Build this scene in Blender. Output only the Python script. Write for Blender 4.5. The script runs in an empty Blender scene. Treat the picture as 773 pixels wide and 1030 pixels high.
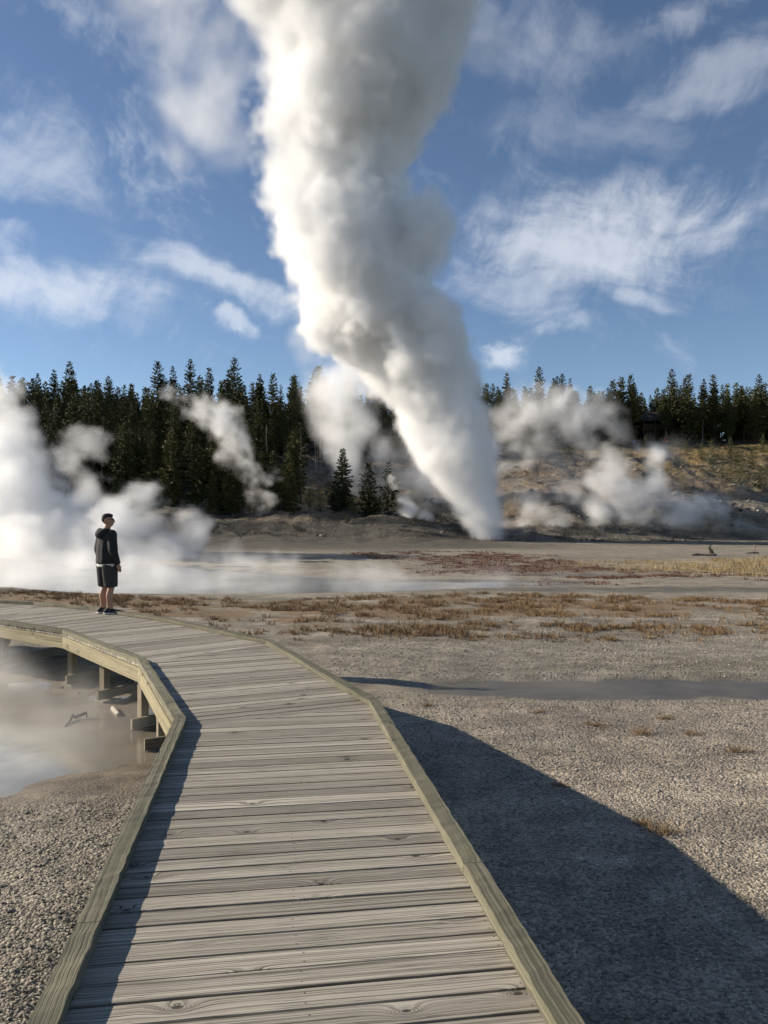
import bpy, bmesh, math, random
import numpy as np
from mathutils import Vector, Matrix, noise as mnoise
random.seed(7); rng = np.random.default_rng(7)
S = bpy.context.scene
COL = S.collection
R = math.radians
F = 780.0; CX = 386.5; HOR = 520.0; CH = 1.7
GZ = -0.95
def P(px, py, d):                       # a point seen at a photo pixel, d metres ahead
    return Vector(((px-CX)/F*d, d, CH-(py-HOR)/F*d))
def on_z(px, py, z):                    # a pixel brought down on the level z
    d = (CH-z)*F/(py-HOR)
    return Vector(((px-CX)/F*d, d, z))
# ---------------------------------------------------------------- world, sun, camera
SUN_AZ = 103.0; SUN_EL = 22.5           # shadows fall towards azimuth SUN_AZ (0 = +Y, 90 = +X)
def setup():
    w = bpy.data.worlds.new("World"); S.world = w; w.use_nodes = True
    nt = w.node_tree; n = nt.nodes; n.clear(); L = nt.links.new
    out = n.new('ShaderNodeOutputWorld'); bg = n.new('ShaderNodeBackground')
    sky = n.new('ShaderNodeTexSky'); sky.sky_type = 'NISHITA'; sky.sun_disc = False
    sky.sun_elevation = R(SUN_EL); sky.sun_rotation = R(SUN_AZ+180); sky.altitude = 2300
    sky.air_density = 1.0; sky.dust_density = 0.6; sky.ozone_density = 1.2
    bg.inputs[1].default_value = SKY_STRENGTH
    return nt, n, L, out, bg, sky
SKY_STRENGTH = 0.073
def sun_cam():
    l = bpy.data.lights.new('sun', 'SUN'); l.energy = 5.0; l.angle = R(0.53); l.color = (1.0, 0.89, 0.74)
    o = bpy.data.objects.new('sun', l); COL.objects.link(o)
    a = R(SUN_AZ); e = R(SUN_EL)
    d = Vector((math.sin(a)*math.cos(e), math.cos(a)*math.cos(e), -math.sin(e)))
    o.rotation_euler = d.to_track_quat('-Z', 'Y').to_euler(); o.location = (-30, 10, 40)
    c = bpy.data.cameras.new('camera'); c.sensor_fit = 'VERTICAL'; c.sensor_height = 36; c.lens = 36*F/1030
    c.clip_end = 5000; c.clip_start = 0.05
    o = bpy.data.objects.new('camera', c); COL.objects.link(o); o.location = (0, 0, CH)
    o.rotation_euler = (R(90)+math.atan(5/F), 0, 0); S.camera = o
    S.view_settings.view_transform = 'Standard'; S.view_settings.look = 'None'
    S.view_settings.exposure = 0.7; S.view_settings.gamma = 1
    cy = S.cycles if hasattr(S, 'cycles') else None
    S.render.engine = 'CYCLES'; cy = S.cycles
    cy.max_bounces = 16; cy.diffuse_bounces = 2; cy.glossy_bounces = 2; cy.transmission_bounces = 4
    cy.transparent_max_bounces = 8; cy.volume_bounces = 11
    cy.use_denoising = True; cy.denoiser = 'OPENIMAGEDENOISE'
    cy.use_adaptive_sampling = True; cy.adaptive_threshold = 0.035
    cy.volume_step_rate = 1.5; cy.volume_max_steps = 256
    cy.sample_clamp_indirect = 8
# ---------------------------------------------------------------- steam
def vol_mat(name, dens, aniso=0.3, col=(1, 1, 1), grid=True):
    m = bpy.data.materials.new(name); m.use_nodes = True; nt = m.node_tree; nt.nodes.clear()
    o = nt.nodes.new('ShaderNodeOutputMaterial'); v = nt.nodes.new('ShaderNodeVolumePrincipled')
    v.inputs['Color'].default_value = (*col, 1); v.inputs['Density'].default_value = dens
    v.inputs['Density Attribute'].default_value = 'density' if grid else ''
    v.inputs['Anisotropy'].default_value = aniso
    nt.links.new(v.outputs[0], o.inputs['Volume'])
    return m
class NG:                               # small helper to write geometry-node fields as maths
    def __init__(s, name):
        s.t = bpy.data.node_groups.new(name, 'GeometryNodeTree')
        s.t.interface.new_socket('Geometry', in_out='INPUT', socket_type='NodeSocketGeometry')
        s.t.interface.new_socket('Geometry', in_out='OUTPUT', socket_type='NodeSocketGeometry')
        s.out = s.t.nodes.new('NodeGroupOutput'); s.t.nodes.new('NodeGroupInput')
    def put(s, i, v):
        if isinstance(v, bpy.types.NodeSocket): s.t.links.new(v, i)
        else: i.default_value = v
    def m(s, op, a, b=None, c=None, clamp=False):
        n = s.t.nodes.new('ShaderNodeMath'); n.operation = op; n.use_clamp = clamp
        for i, v in enumerate((a, b, c)):
            if v is not None: s.put(n.inputs[i], v)
        return n.outputs[0]
    def v(s, op, a, b=None, scale=None):
        n = s.t.nodes.new('ShaderNodeVectorMath'); n.operation = op
        s.put(n.inputs[0], a)
        if b is not None: s.put(n.inputs[1], b)
        if scale is not None: s.put(n.inputs['Scale'], scale)
        return n.outputs['Value'] if op in ('DISTANCE', 'LENGTH', 'DOT_PRODUCT') else n.outputs[0]
    def noise(s, vec, scale, detail=2, rough=.5, color=False):
        n = s.t.nodes.new('ShaderNodeTexNoise'); s.put(n.inputs['Vector'], vec)
        n.inputs['Scale'].default_value = scale; n.inputs['Detail'].default_value = detail; n.inputs['Roughness'].default_value = rough
        return n.outputs['Color' if color else 'Fac']
    def voro(s, vec, scale, smooth=.3, detail=0):
        n = s.t.nodes.new('ShaderNodeTexVoronoi'); n.feature = 'F1'; s.put(n.inputs['Vector'], vec)
        n.inputs['Scale'].default_value = scale; n.inputs['Detail'].default_value = detail
        return n.outputs['Distance']
def steam(name, label, puffs, dens, voxel, edge=1.0, warp=(0.1, 1.5), billow=((0.25, 1.2), (0.6, .5)), fbm=(0.3, 1.0),
          wisp=0.0, wisp_scale=.2, k=1.0, zmin=None, seed=0, halo=.004, group=None, aniso=.2, squash=(1, 1, 1), top_fade=None, amp_ramp=None, edge_ramp=None, col=(1, 1, 1), category='steam'):
    """puffs: (x, y, z, radius) overlapping balls; the noise eats and swells them. One VOLUME grid from a node field."""
    pad = edge + warp[1]*.5 + sum(b[1] for b in billow)*.5
    lo = [min(p[i]-p[3]/squash[i] for p in puffs)-pad/squash[i] for i in range(3)]; hi = [max(p[i]+p[3]/squash[i] for p in puffs)+pad/squash[i] for i in range(3)]
    if zmin is not None: lo[2] = zmin
    res = [max(8, int((hi[i]-lo[i])/voxel)) for i in range(3)]
    g = NG(name)
    pos = g.t.nodes.new('GeometryNodeInputPosition').outputs[0]
    sp = g.v('ADD', pos, (seed*17.3, seed*7.7, seed*3.1))
    nz = g.noise(sp, warp[0], 2, .5, True)
    zs = g.t.nodes.new('ShaderNodeSeparateXYZ'); g.t.links.new(pos, zs.inputs[0])
    def ramp(z0, z1, a, b):
        n = g.t.nodes.new('ShaderNodeMapRange'); g.put(n.inputs[0], zs.outputs[2])
        for i, v in enumerate((z0, z1, a, b)): n.inputs[i+1].default_value = v
        return n.outputs[0]
    ar = ramp(*amp_ramp) if amp_ramp else None
    w = g.v('SCALE', g.v('SUBTRACT', nz, (.5, .5, .5)), scale=warp[1]*2)
    if ar: w = g.v('SCALE', w, scale=ar)
    q = g.v('ADD', pos, w)
    if squash != (1, 1, 1): q = g.v('MULTIPLY', q, squash)
    f = None
    for (x, y, z, r) in puffs:
        d = g.v('DISTANCE', q, (x*squash[0], y*squash[1], z*squash[2]))
        gi = g.m('SUBTRACT', r, d)
        f = gi if f is None else g.m('SMOOTH_MAX', f, gi, k)
    sw = g.v('ADD', sp, g.v('SCALE', w, scale=.6))
    nn = None
    for sc, amp in billow:
        b = g.m('MULTIPLY_ADD', g.voro(sw, sc), -amp*1.6, amp*.8); nn = b if nn is None else g.m('ADD', nn, b)
    if fbm:
        b = g.m('MULTIPLY_ADD', g.noise(sw, fbm[0], 5, .6), fbm[1]*2, -fbm[1]); nn = b if nn is None else g.m('ADD', nn, b)
    if ar: nn = g.m('MULTIPLY', nn, ar)
    f = g.m('ADD', f, nn)
    den = g.m('DIVIDE', f, ramp(*edge_ramp), clamp=True) if edge_ramp else g.m('MULTIPLY', f, 1/edge, clamp=True)
    if wisp:
        wn = g.noise(sw, wisp_scale, 5, .62)
        den = g.m('MULTIPLY', den, g.m('POWER', g.m('MULTIPLY', g.m('SUBTRACT', wn, .30+.16*wisp), 3.2, clamp=True), 1.3))
    if top_fade:                        # (z0, z1): thins out between the heights
        sep = g.t.nodes.new('ShaderNodeSeparateXYZ'); g.t.links.new(pos, sep.inputs[0])
        den = g.m('MULTIPLY', den, g.m('DIVIDE', g.m('SUBTRACT', top_fade[1], sep.outputs[2]), top_fade[1]-top_fade[0], clamp=True))
    vc = g.t.nodes.new('GeometryNodeVolumeCube')
    g.t.links.new(den, vc.inputs['Density']); vc.inputs['Background'].default_value = 0
    vc.inputs['Min'].default_value = lo; vc.inputs['Max'].default_value = hi
    for i, ax in enumerate('XYZ'): vc.inputs['Resolution '+ax].default_value = max(8, res[i]//3)
    mat = vol_mat(name, dens, aniso, col)
    # the outline of the cloud as a real closed mesh of thin vapour
    g2t = g.t
    v2m = g2t.nodes.new('GeometryNodeVolumeToMesh'); v2m.resolution_mode = 'VOXEL_SIZE' if hasattr(v2m, 'resolution_mode') else None
    v2m.inputs['Voxel Size'].default_value = voxel*3; v2m.inputs['Threshold'].default_value = .04; v2m.inputs['Adaptivity'].default_value = .2
    g2t.links.new(vc.outputs[0], v2m.inputs[0]); lk = g2t.links.new(v2m.outputs[0], g.out.inputs[0])
    me = bpy.data.meshes.new(name+'_seed'); h = bpy.data.objects.new(name+'_seed', me); COL.objects.link(h)
    md = h.modifiers.new('steam', 'NODES'); md.node_group = g2t
    dg = bpy.context.evaluated_depsgraph_get(); hm = bpy.data.meshes.new_from_object(h.evaluated_get(dg))
    g2t.nodes.remove(v2m)
    for i, ax in enumerate('XYZ'): vc.inputs['Resolution '+ax].default_value = res[i]
    sm = g2t.nodes.new('GeometryNodeSetMaterial'); sm.inputs['Material'].default_value = mat
    g2t.links.new(vc.outputs[0], sm.inputs[0]); g2t.links.new(sm.outputs[0], g.out.inputs[0])
    top = bpy.data.objects.new(name, hm); COL.objects.link(top); hm.materials.clear(); hm.materials.append(vol_mat(name+'_vapour', halo, aniso, col, False))
    top['label'] = label; top['category'] = category
    if group: top['group'] = group
    bpy.data.objects.remove(h); vo = bpy.data.volumes.new('dense_steam'); vo.materials.append(mat); h = bpy.data.objects.new('dense_steam', vo); COL.objects.link(h)
    md = h.modifiers.new('steam', 'NODES'); md.node_group = g2t; h.parent = top
    print('STEAM', name, res, res[0]*res[1]*res[2]/1e6, 'M', len(hm.polygons))
    return top
# ---------------------------------------------------------------- general helpers
def link(o, parent=None):
    COL.objects.link(o)
    if parent: o.parent = parent
    return o
def tag(o, label=None, cat=None, group=None, kind=None):
    if label: o['label'] = label
    if cat: o['category'] = cat
    if group: o['group'] = group
    if kind: o['kind'] = kind
    return o
def empty(name, loc=(0, 0, 0), rz=0):
    o = bpy.data.objects.new(name, None); o.location = loc; o.rotation_euler = (0, 0, rz); o.empty_display_size = .1
    return link(o)
def mesh_obj(name, verts, faces, mat, parent=None, attr=None, smooth=False):
    me = bpy.data.meshes.new(name); me.from_pydata([tuple(v) for v in verts], [], faces)
    if attr is not None:
        a = me.attributes.new('wuv', 'FLOAT_VECTOR', 'POINT'); a.data.foreach_set('vector', np.array(attr, dtype=np.float32).ravel())
    if smooth: me.polygons.foreach_set('use_smooth', [True]*len(me.polygons))
    me.materials.append(mat); me.update()
    return link(bpy.data.objects.new(name, me), parent)
def big_mesh(name, V, Fc, mat, nside, parent=None, smooth=False):
    """V (n,3) and Fc (m,nside) as numpy arrays"""
    me = bpy.data.meshes.new(name); me.vertices.add(len(V)); me.vertices.foreach_set('co', np.asarray(V, dtype=np.float32).ravel())
    me.loops.add(Fc.size); me.loops.foreach_set('vertex_index', Fc.astype(np.int32).ravel())
    me.polygons.add(len(Fc)); me.polygons.foreach_set('loop_start', np.arange(0, Fc.size, nside, dtype=np.int32))
    me.polygons.foreach_set('use_smooth', np.full(len(Fc), smooth))
    me.update(calc_edges=True); me.validate(); me.materials.append(mat)
    return link(bpy.data.objects.new(name, me), parent)
def hash2(ix, iy, seed):
    h = (ix.astype(np.int64)*374761393 + iy.astype(np.int64)*668265263 + seed*974634777) & 0xffffffff
    h = ((h ^ (h >> 13))*1274126177) & 0xffffffff
    return ((h ^ (h >> 16)) & 0xffff)/65535.0
def vnoise(x, y, seed=0):
    ix = np.floor(x); iy = np.floor(y); fx = x-ix; fy = y-iy
    fx = fx*fx*(3-2*fx); fy = fy*fy*(3-2*fy)
    a = hash2(ix, iy, seed); b = hash2(ix+1, iy, seed); c = hash2(ix, iy+1, seed); d = hash2(ix+1, iy+1, seed)
    return (a*(1-fx)+b*fx)*(1-fy)+(c*(1-fx)+d*fx)*fy
def fbm(x, y, seed=0, oct=4, rough=.5):
    x = np.asarray(x, dtype=float); y = np.asarray(y, dtype=float)
    s = 0; a = 1; t = 0
    for i in range(oct):
        s = s+a*vnoise(x*2**i+i*13.7, y*2**i-i*7.1, seed+i); t += a; a *= rough
    return s/t*2-1                       # -1..1
def sstep(a, b, x):
    t = np.clip((x-a)/(b-a), 0, 1); return t*t*(3-2*t)
# ---------------------------------------------------------------- shader helper
class MT:
    def __init__(s, name):
        s.mat = bpy.data.materials.new(name); s.mat.use_nodes = True; s.t = s.mat.node_tree; s.t.nodes.clear()
        s.out = s.t.nodes.new('ShaderNodeOutputMaterial'); s.b = s.t.nodes.new('ShaderNodeBsdfPrincipled')
        s.t.links.new(s.b.outputs[0], s.out.inputs[0])
    def n(s, kind, **kw):
        x = s.t.nodes.new(kind)
        for k, v in kw.items(): setattr(x, k, v)
        return x
    def put(s, i, v):
        if isinstance(v, bpy.types.NodeSocket): s.t.links.new(v, i)
        elif v is not None: i.default_value = v
    def m(s, op, a, b=None, c=None, clamp=False):
        x = s.n('ShaderNodeMath', operation=op, use_clamp=clamp)
        for i, v in enumerate((a, b, c)): s.put(x.inputs[i], v)
        return x.outputs[0]
    def v(s, op, a, b=None, scale=None):
        x = s.n('ShaderNodeVectorMath', operation=op); s.put(x.inputs[0], a); s.put(x.inputs[1], b)
        if scale is not None: s.put(x.inputs['Scale'], scale)
        return x.outputs['Value'] if op in ('DISTANCE', 'LENGTH', 'DOT_PRODUCT') else x.outputs[0]
    def xyz(s, a=0, b=0, c=0):
        x = s.n('ShaderNodeCombineXYZ')
        for i, v in enumerate((a, b, c)): s.put(x.inputs[i], v)
        return x.outputs[0]
    def sep(s, a):
        x = s.n('ShaderNodeSeparateXYZ'); s.put(x.inputs[0], a); return x.outputs
    def noise(s, vec, scale=1, detail=3, rough=.5, col=False, dim='3D'):
        x = s.n('ShaderNodeTexNoise', noise_dimensions=dim); s.put(x.inputs['Vector'], vec)
        x.inputs['Scale'].default_value = scale; x.inputs['Detail'].default_value = detail; x.inputs['Roughness'].default_value = rough
        return x.outputs['Color' if col else 'Fac']
    def voro(s, vec, scale, what='Distance', feature='F1', dim='3D', rnd=1):
        x = s.n('ShaderNodeTexVoronoi', voronoi_dimensions=dim, feature=feature); s.put(x.inputs['Vector'], vec)
        x.inputs['Scale'].default_value = scale; x.inputs['Randomness'].default_value = rnd
        return x.outputs[what]
    def mix(s, f, a, b, mode='MIX'):
        x = s.n('ShaderNodeMix', data_type='RGBA', blend_type=mode); s.put(x.inputs[0], f)
        for i, v in ((6, a), (7, b)): s.put(x.inputs[i], (*v, 1) if isinstance(v, tuple) and len(v) == 3 else v)
        return x.outputs[2]
    def ramp(s, f, stops):
        x = s.n('ShaderNodeValToRGB'); s.put(x.inputs[0], f); e = x.color_ramp.elements
        while len(e) < len(stops): e.new(.5)
        for k, (p, c) in enumerate(stops): e[k].position = p; e[k].color = (*c, 1) if len(c) == 3 else c
        return x.outputs[0]
    def rng(s, f, a, b, c=0, d=1, smooth=False):
        x = s.n('ShaderNodeMapRange', interpolation_type='SMOOTHSTEP' if smooth else 'LINEAR'); s.put(x.inputs[0], f)
        for i, v in enumerate((a, b, c, d)): x.inputs[i+1].default_value = v
        return x.outputs[0]
    def attr(s, name, what='Vector'):
        x = s.n('ShaderNodeAttribute', attribute_name=name); return x.outputs[what]
    def bump(s, h, dist, strength=1, normal=None):
        x = s.n('ShaderNodeBump'); s.put(x.inputs['Height'], h); x.inputs['Distance'].default_value = dist
        x.inputs['Strength'].default_value = strength; s.put(x.inputs['Normal'], normal)
        s.t.links.new(x.outputs[0], s.b.inputs['Normal']); return x.outputs[0]
    def set(s, **kw):
        for k, v in kw.items():
            i = s.b.inputs[k.replace('_', ' ')]
            s.put(i, (*v, 1) if isinstance(v, tuple) and len(v) == 3 and i.type == 'RGBA' else v)
        return s.mat
# ---------------------------------------------------------------- wood
def wood_mat(name, dark, mid, light, tone=.25, knots=.35, green=None, coarse=1.0, nails=False):
    M = MT(name); a = M.attr('wuv'); sx = M.sep(a); u, v, t = sx[0], sx[1], sx[2]
    uv = M.xyz(u, v, 0)
    # knots: sparse cells in plank space bend the growth lines round themselves
    kc = M.xyz(M.m('MULTIPLY', u, 2.4), M.m('MULTIPLY', v, 4.6), 0)
    kd = M.voro(kc, 1, 'Distance', dim='2D'); kcol = M.voro(kc, 1, 'Color', dim='2D'); pick = M.m('LESS_THAN', M.sep(kcol)[0], knots)
    kn = M.m('MULTIPLY', M.m('EXPONENT', M.m('MULTIPLY', M.m('MULTIPLY', kd, kd), -34)), pick)
    warp = M.noise(M.xyz(M.m('MULTIPLY', u, .9), M.m('MULTIPLY', v, 5), t), 1, 2)
    h = M.m('ADD', M.m('MULTIPLY', v, 1.0), M.m('ADD', M.m('MULTIPLY', warp, .055), M.m('MULTIPLY', kn, .05)))
    rings = M.noise(M.xyz(M.m('MULTIPLY', h, 150*coarse), M.m('MULTIPLY', u, .35), t), 1, 1.5, .6)
    fibre = M.noise(M.xyz(M.m('MULTIPLY', u, 5), M.m('MULTIPLY', v, 420), t), 1, 2, .6)
    crack = M.noise(M.xyz(M.m('MULTIPLY', u, 3.2), M.m('MULTIPLY', h, 210), t), 1, 2, .55)
    crk = M.rng(crack, .27, .36, 0, 1)
    g = M.m('ADD', M.m('MULTIPLY', M.rng(rings, .3, .7), .62), M.m('MULTIPLY', fibre, .38))
    col = M.ramp(g, [(0.12, dark), (.45, mid), (.85, light)])
    col = M.mix(M.m('SUBTRACT', 1, crk), col, tuple(c*.45 for c in dark))
    wob = M.m('ADD', kd, M.m('MULTIPLY', M.m('SUBTRACT', warp, .5), .06))
    core = M.m('MULTIPLY', M.rng(wob, .035, .055, 1, 0), pick)
    kr = M.m('MULTIPLY', M.m('MULTIPLY', M.rng(wob, .10, .20, 1, 0), pick), M.m('MULTIPLY_ADD', M.m('SINE', M.m('MULTIPLY', wob, 190)), .5, .5))
    col = M.mix(M.m('MULTIPLY', kr, .55), col, tuple(c*.8 for c in dark)); col = M.mix(M.m('MULTIPLY', core, .85), col, tuple(c*.35 for c in dark))
    # weather blotches and the tone of each board
    bl = M.noise(M.xyz(M.m('MULTIPLY', u, 1.3), M.m('MULTIPLY', v, 6), M.m('MULTIPLY', t, 3)), 1, 4, .6)
    k = M.m('ADD', M.m('ADD', 1-tone*.9, M.m('MULTIPLY', M.m('FRACT', M.m('MULTIPLY', t, 7.31)), tone*1.5)), M.m('MULTIPLY', M.m('SUBTRACT', bl, .5), .5))
    col = M.mix(1.0, col, M.n('ShaderNodeCombineColor').outputs[0], 'MULTIPLY')
    cc = col.node.inputs[7].links[0].from_node
    for i in range(3): M.put(cc.inputs[i], k)
    if green:
        gm = M.noise(M.xyz(M.m('MULTIPLY', u, 2.5), M.m('MULTIPLY', v, 9), t), 1, 4, .6)
        col = M.mix(M.rng(gm, .45, .7, 0, .6), col, green)
    if nails:                            # dark nail heads in pairs over the three stringers
        q = M.sep(M.attr('nail')); uu = M.m('SUBTRACT', M.m('ABSOLUTE', M.m('ADD', q[0], M.m('MULTIPLY', M.m('SUBTRACT', M.m('FRACT', M.m('MULTIPLY', t, 31.7)), .5), .03))), .80); vv = M.m('MULTIPLY', M.m('SUBTRACT', M.m('ABSOLUTE', M.m('SUBTRACT', q[1], .5)), .27), .12)
        uc = M.m('ADD', q[0], M.m('MULTIPLY', M.m('SUBTRACT', M.m('FRACT', M.m('MULTIPLY', t, 17.3)), .5), .04)); v2 = M.m('MULTIPLY', vv, vv)
        d1 = M.m('SQRT', M.m('ADD', M.m('MULTIPLY', uu, uu), v2)); d2 = M.m('SQRT', M.m('ADD', M.m('MULTIPLY', uc, uc), v2)); nl = M.m('LESS_THAN', M.m('MINIMUM', d1, d2), .0042)
        col = M.mix(M.m('MULTIPLY', nl, .8), col, (.03, .025, .02))
    hh = M.m('ADD', M.m('MULTIPLY', g, .7), M.m('ADD', M.m('MULTIPLY', crk, .8), M.m('MULTIPLY', core, -.5)))
    M.bump(hh, .003, .8)
    return M.set(Base_Color=col, Roughness=.85, Specular_IOR_Level=.25)
class MB:                                # collects boxes with wood coordinates into one mesh
    def __init__(s): s.v = []; s.f = []; s.a = []
    def beam(s, p0, p1, w, h, up=Vector((0, 0, 1)), jit=0, n=1, m0=0, m1=0, taper=1):
        """box from p0 to p1 (top centre line), width w, height h below; m0, m1 shear the ends (mitre)"""
        p0 = Vector(p0); p1 = Vector(p1); d = (p1-p0); Ln = d.length; d.normalize(); side = d.cross(up).normalized(); upv = side.cross(d).normalized()
        r0 = random.uniform(0, 50); r1 = random.uniform(0, 50); t = random.random(); b = len(s.v)
        for i in range(n+1):
            q = i/n
            for (sx, sz) in ((-1, 0), (1, 0), (1, -1), (-1, -1)):
                sh = (m0*(1-q)+m1*q)*sx*w/2 if n == 1 or i in (0, n) else 0
                j = [random.uniform(-jit, jit) for _ in range(2)] if 0 < i < n else (0, 0)
                k = 1-(1-taper)*q
                s.v.append(p0+d*(Ln*q+sh)+side*(sx*w/2*k+j[0])+upv*(sz*h+j[1])); s.a.append((Ln*q+r0, sx*w/2-sz*h*.9+(.5 if sx*sz < 0 else 0)*0+r1, t))
        for i in range(n):
            a = b+i*4; c = a+4
            for k in range(4): s.f.append((a+k, c+k, c+(k+1) % 4, a+(k+1) % 4))
        s.f.append((b, b+1, b+2, b+3)); e = b+n*4; s.f.append((e+3, e+2, e+1, e))
    def build(s, name, mat, parent=None): return mesh_obj(name, s.v, s.f, mat, parent, s.a)
# ================================================================ ground
def gauss(x, y, cx, cy, sx, sy, rot=0):
    c, s_ = math.cos(rot), math.sin(rot); dx = x-cx; dy = y-cy
    return np.exp(-(((dx*c+dy*s_)/sx)**2+((-dx*s_+dy*c)/sy)**2))
def smask(x, y, cx, cy, sx, sy, soft=.3, nz=.35, f=1.0, seed=0):
    r = np.sqrt(((x-cx)/sx)**2+((y-cy)/sy)**2)+fbm(x*f, y*f, seed, 4)*nz
    return 1-sstep(1-soft, 1+soft, r)
POOL_Z = -0.92; STREAM_Z = -1.003; RIVER_Z = -1.035
def flat_z(x, y):
    x = np.asarray(x, dtype=float); y = np.asarray(y, dtype=float)
    left = (1-sstep(-3.0, -.5, x+ (y-7)*.25))*(1-sstep(15, 22, y))
    z = GZ+.06*left
    z = z+.035*fbm(x*.35, y*.35, 3, 4)*sstep(2, 8, y)+.012*fbm(x*2.5, y*2.5, 5, 3)
    z = z+left*(.022*fbm(x*3.5, y*3.5, 6, 4)+.05*np.clip(fbm(x*.9, y*1.3, 7, 4), 0, 1))
    # pool beside the boardwalk
    z = z-(.13+.05*fbm(x*.9+3, y*1.1, 18, 3))*smask(x, y, -6.4, 9.3, 3.6, 2.9, .35, .25, .5, 11)-.06*smask(x, y, -6.6, 8.3, 2.6, 1.4, .4, .2, .5, 19)
    z = z+.06*smask(x, y, -5.0, 9.9, .8, .4, .5, .3, 1.2, 12)+.07*smask(x, y, -6.6, 10.3, .9, .5, .5, .35, 1.2, 20)+.10*smask(x, y, -2.9, 6.0, 1.4, 1.6, .5, .2, 1, 13)
    # shallow stream on the right
    z = z-(.075+.03*fbm(x*1.2, y*2.5, 17, 4))*smask(x, y, 4.9, 12.1, 4.6, .72, .45, .35, .7, 14)
    # river bed
    yc = 30.3+.06*np.clip(x, 0, 40)+.52*np.clip(-x, 0, 22)+.8*np.sin(x*.21)
    wv = 2.5-.16*np.clip(x, 0, 40)+.42*np.clip(-x, 0, 30)
    m = (1-sstep(.7, 1.25, np.abs(y-yc)/np.maximum(wv, .4)+.18*fbm(x*.25, y*.35, 15, 4)))*(1-sstep(4, 11, x))
    z = z-.15*m
    z = z-.10*smask(x, y, 9.8, 35.6, 3.2, 1.0, .35, .35, .5, 16)
    return z
def terrain(x, y):
    x = np.asarray(x, dtype=float); y = np.asarray(y, dtype=float)
    z = flat_z(x, y)
    # the hill
    foot = 84+4*fbm(x*.03, x*0, 21, 3)+5*sstep(15, 60, x)
    t = np.clip((y-foot)/(170-foot), 0, 1.0)
    hill = 19.3*(t**1.15*(1+.12*np.sin(t*3.14159)))
    hill = hill+sstep(0, .15, t)*(1-sstep(.8, 1, t))*(1.3*fbm(x*.045, y*.045, 22, 4)+.8*fbm(x*.16, y*.16, 23, 4))
    hill = hill+1.2*fbm(x*.02, y*.02, 27, 2)*sstep(.9, 1, t)
    hill = hill-np.clip(y-215, 0, 900)*.02
    z = z+hill*sstep(0, .06, t)
    # mounds at its foot
    z = z+1.3*gauss(x, y, -24, 90, 14, 7, .15)+1.9*gauss(x, y, 2.0, 90, 9, 5, -.1)+.4*gauss(x, y, -9, 84, 7, 3.5)
    z = z+1.8*gauss(x, y, 20, 101, 9, 6)+2.4*gauss(x, y, 40, 99, 8, 6, .2)+1.5*gauss(x, y, 30, 118, 9, 7)
    # gullies run down the bare slope
    gl = fbm(x*.30, y*.05, 24, 4, .6)
    z = z+(gl*.7+.55*np.abs(fbm(x*.22, y*.22, 28, 5, .6))+.35*fbm(x*.7, y*.7, 29, 3, .6))*sstep(.0, .08, t)*(1-sstep(.75, .95, t))
    z = z-1.4*gauss(x, y, 13.3, 98, 5, 5)
    return z
def zat(x, y): return float(terrain(np.array([x]), np.array([y]))[0])
def hexmix(c, m, col):
    return c*(1-m[..., None])+np.array(col)*m[..., None]
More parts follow.
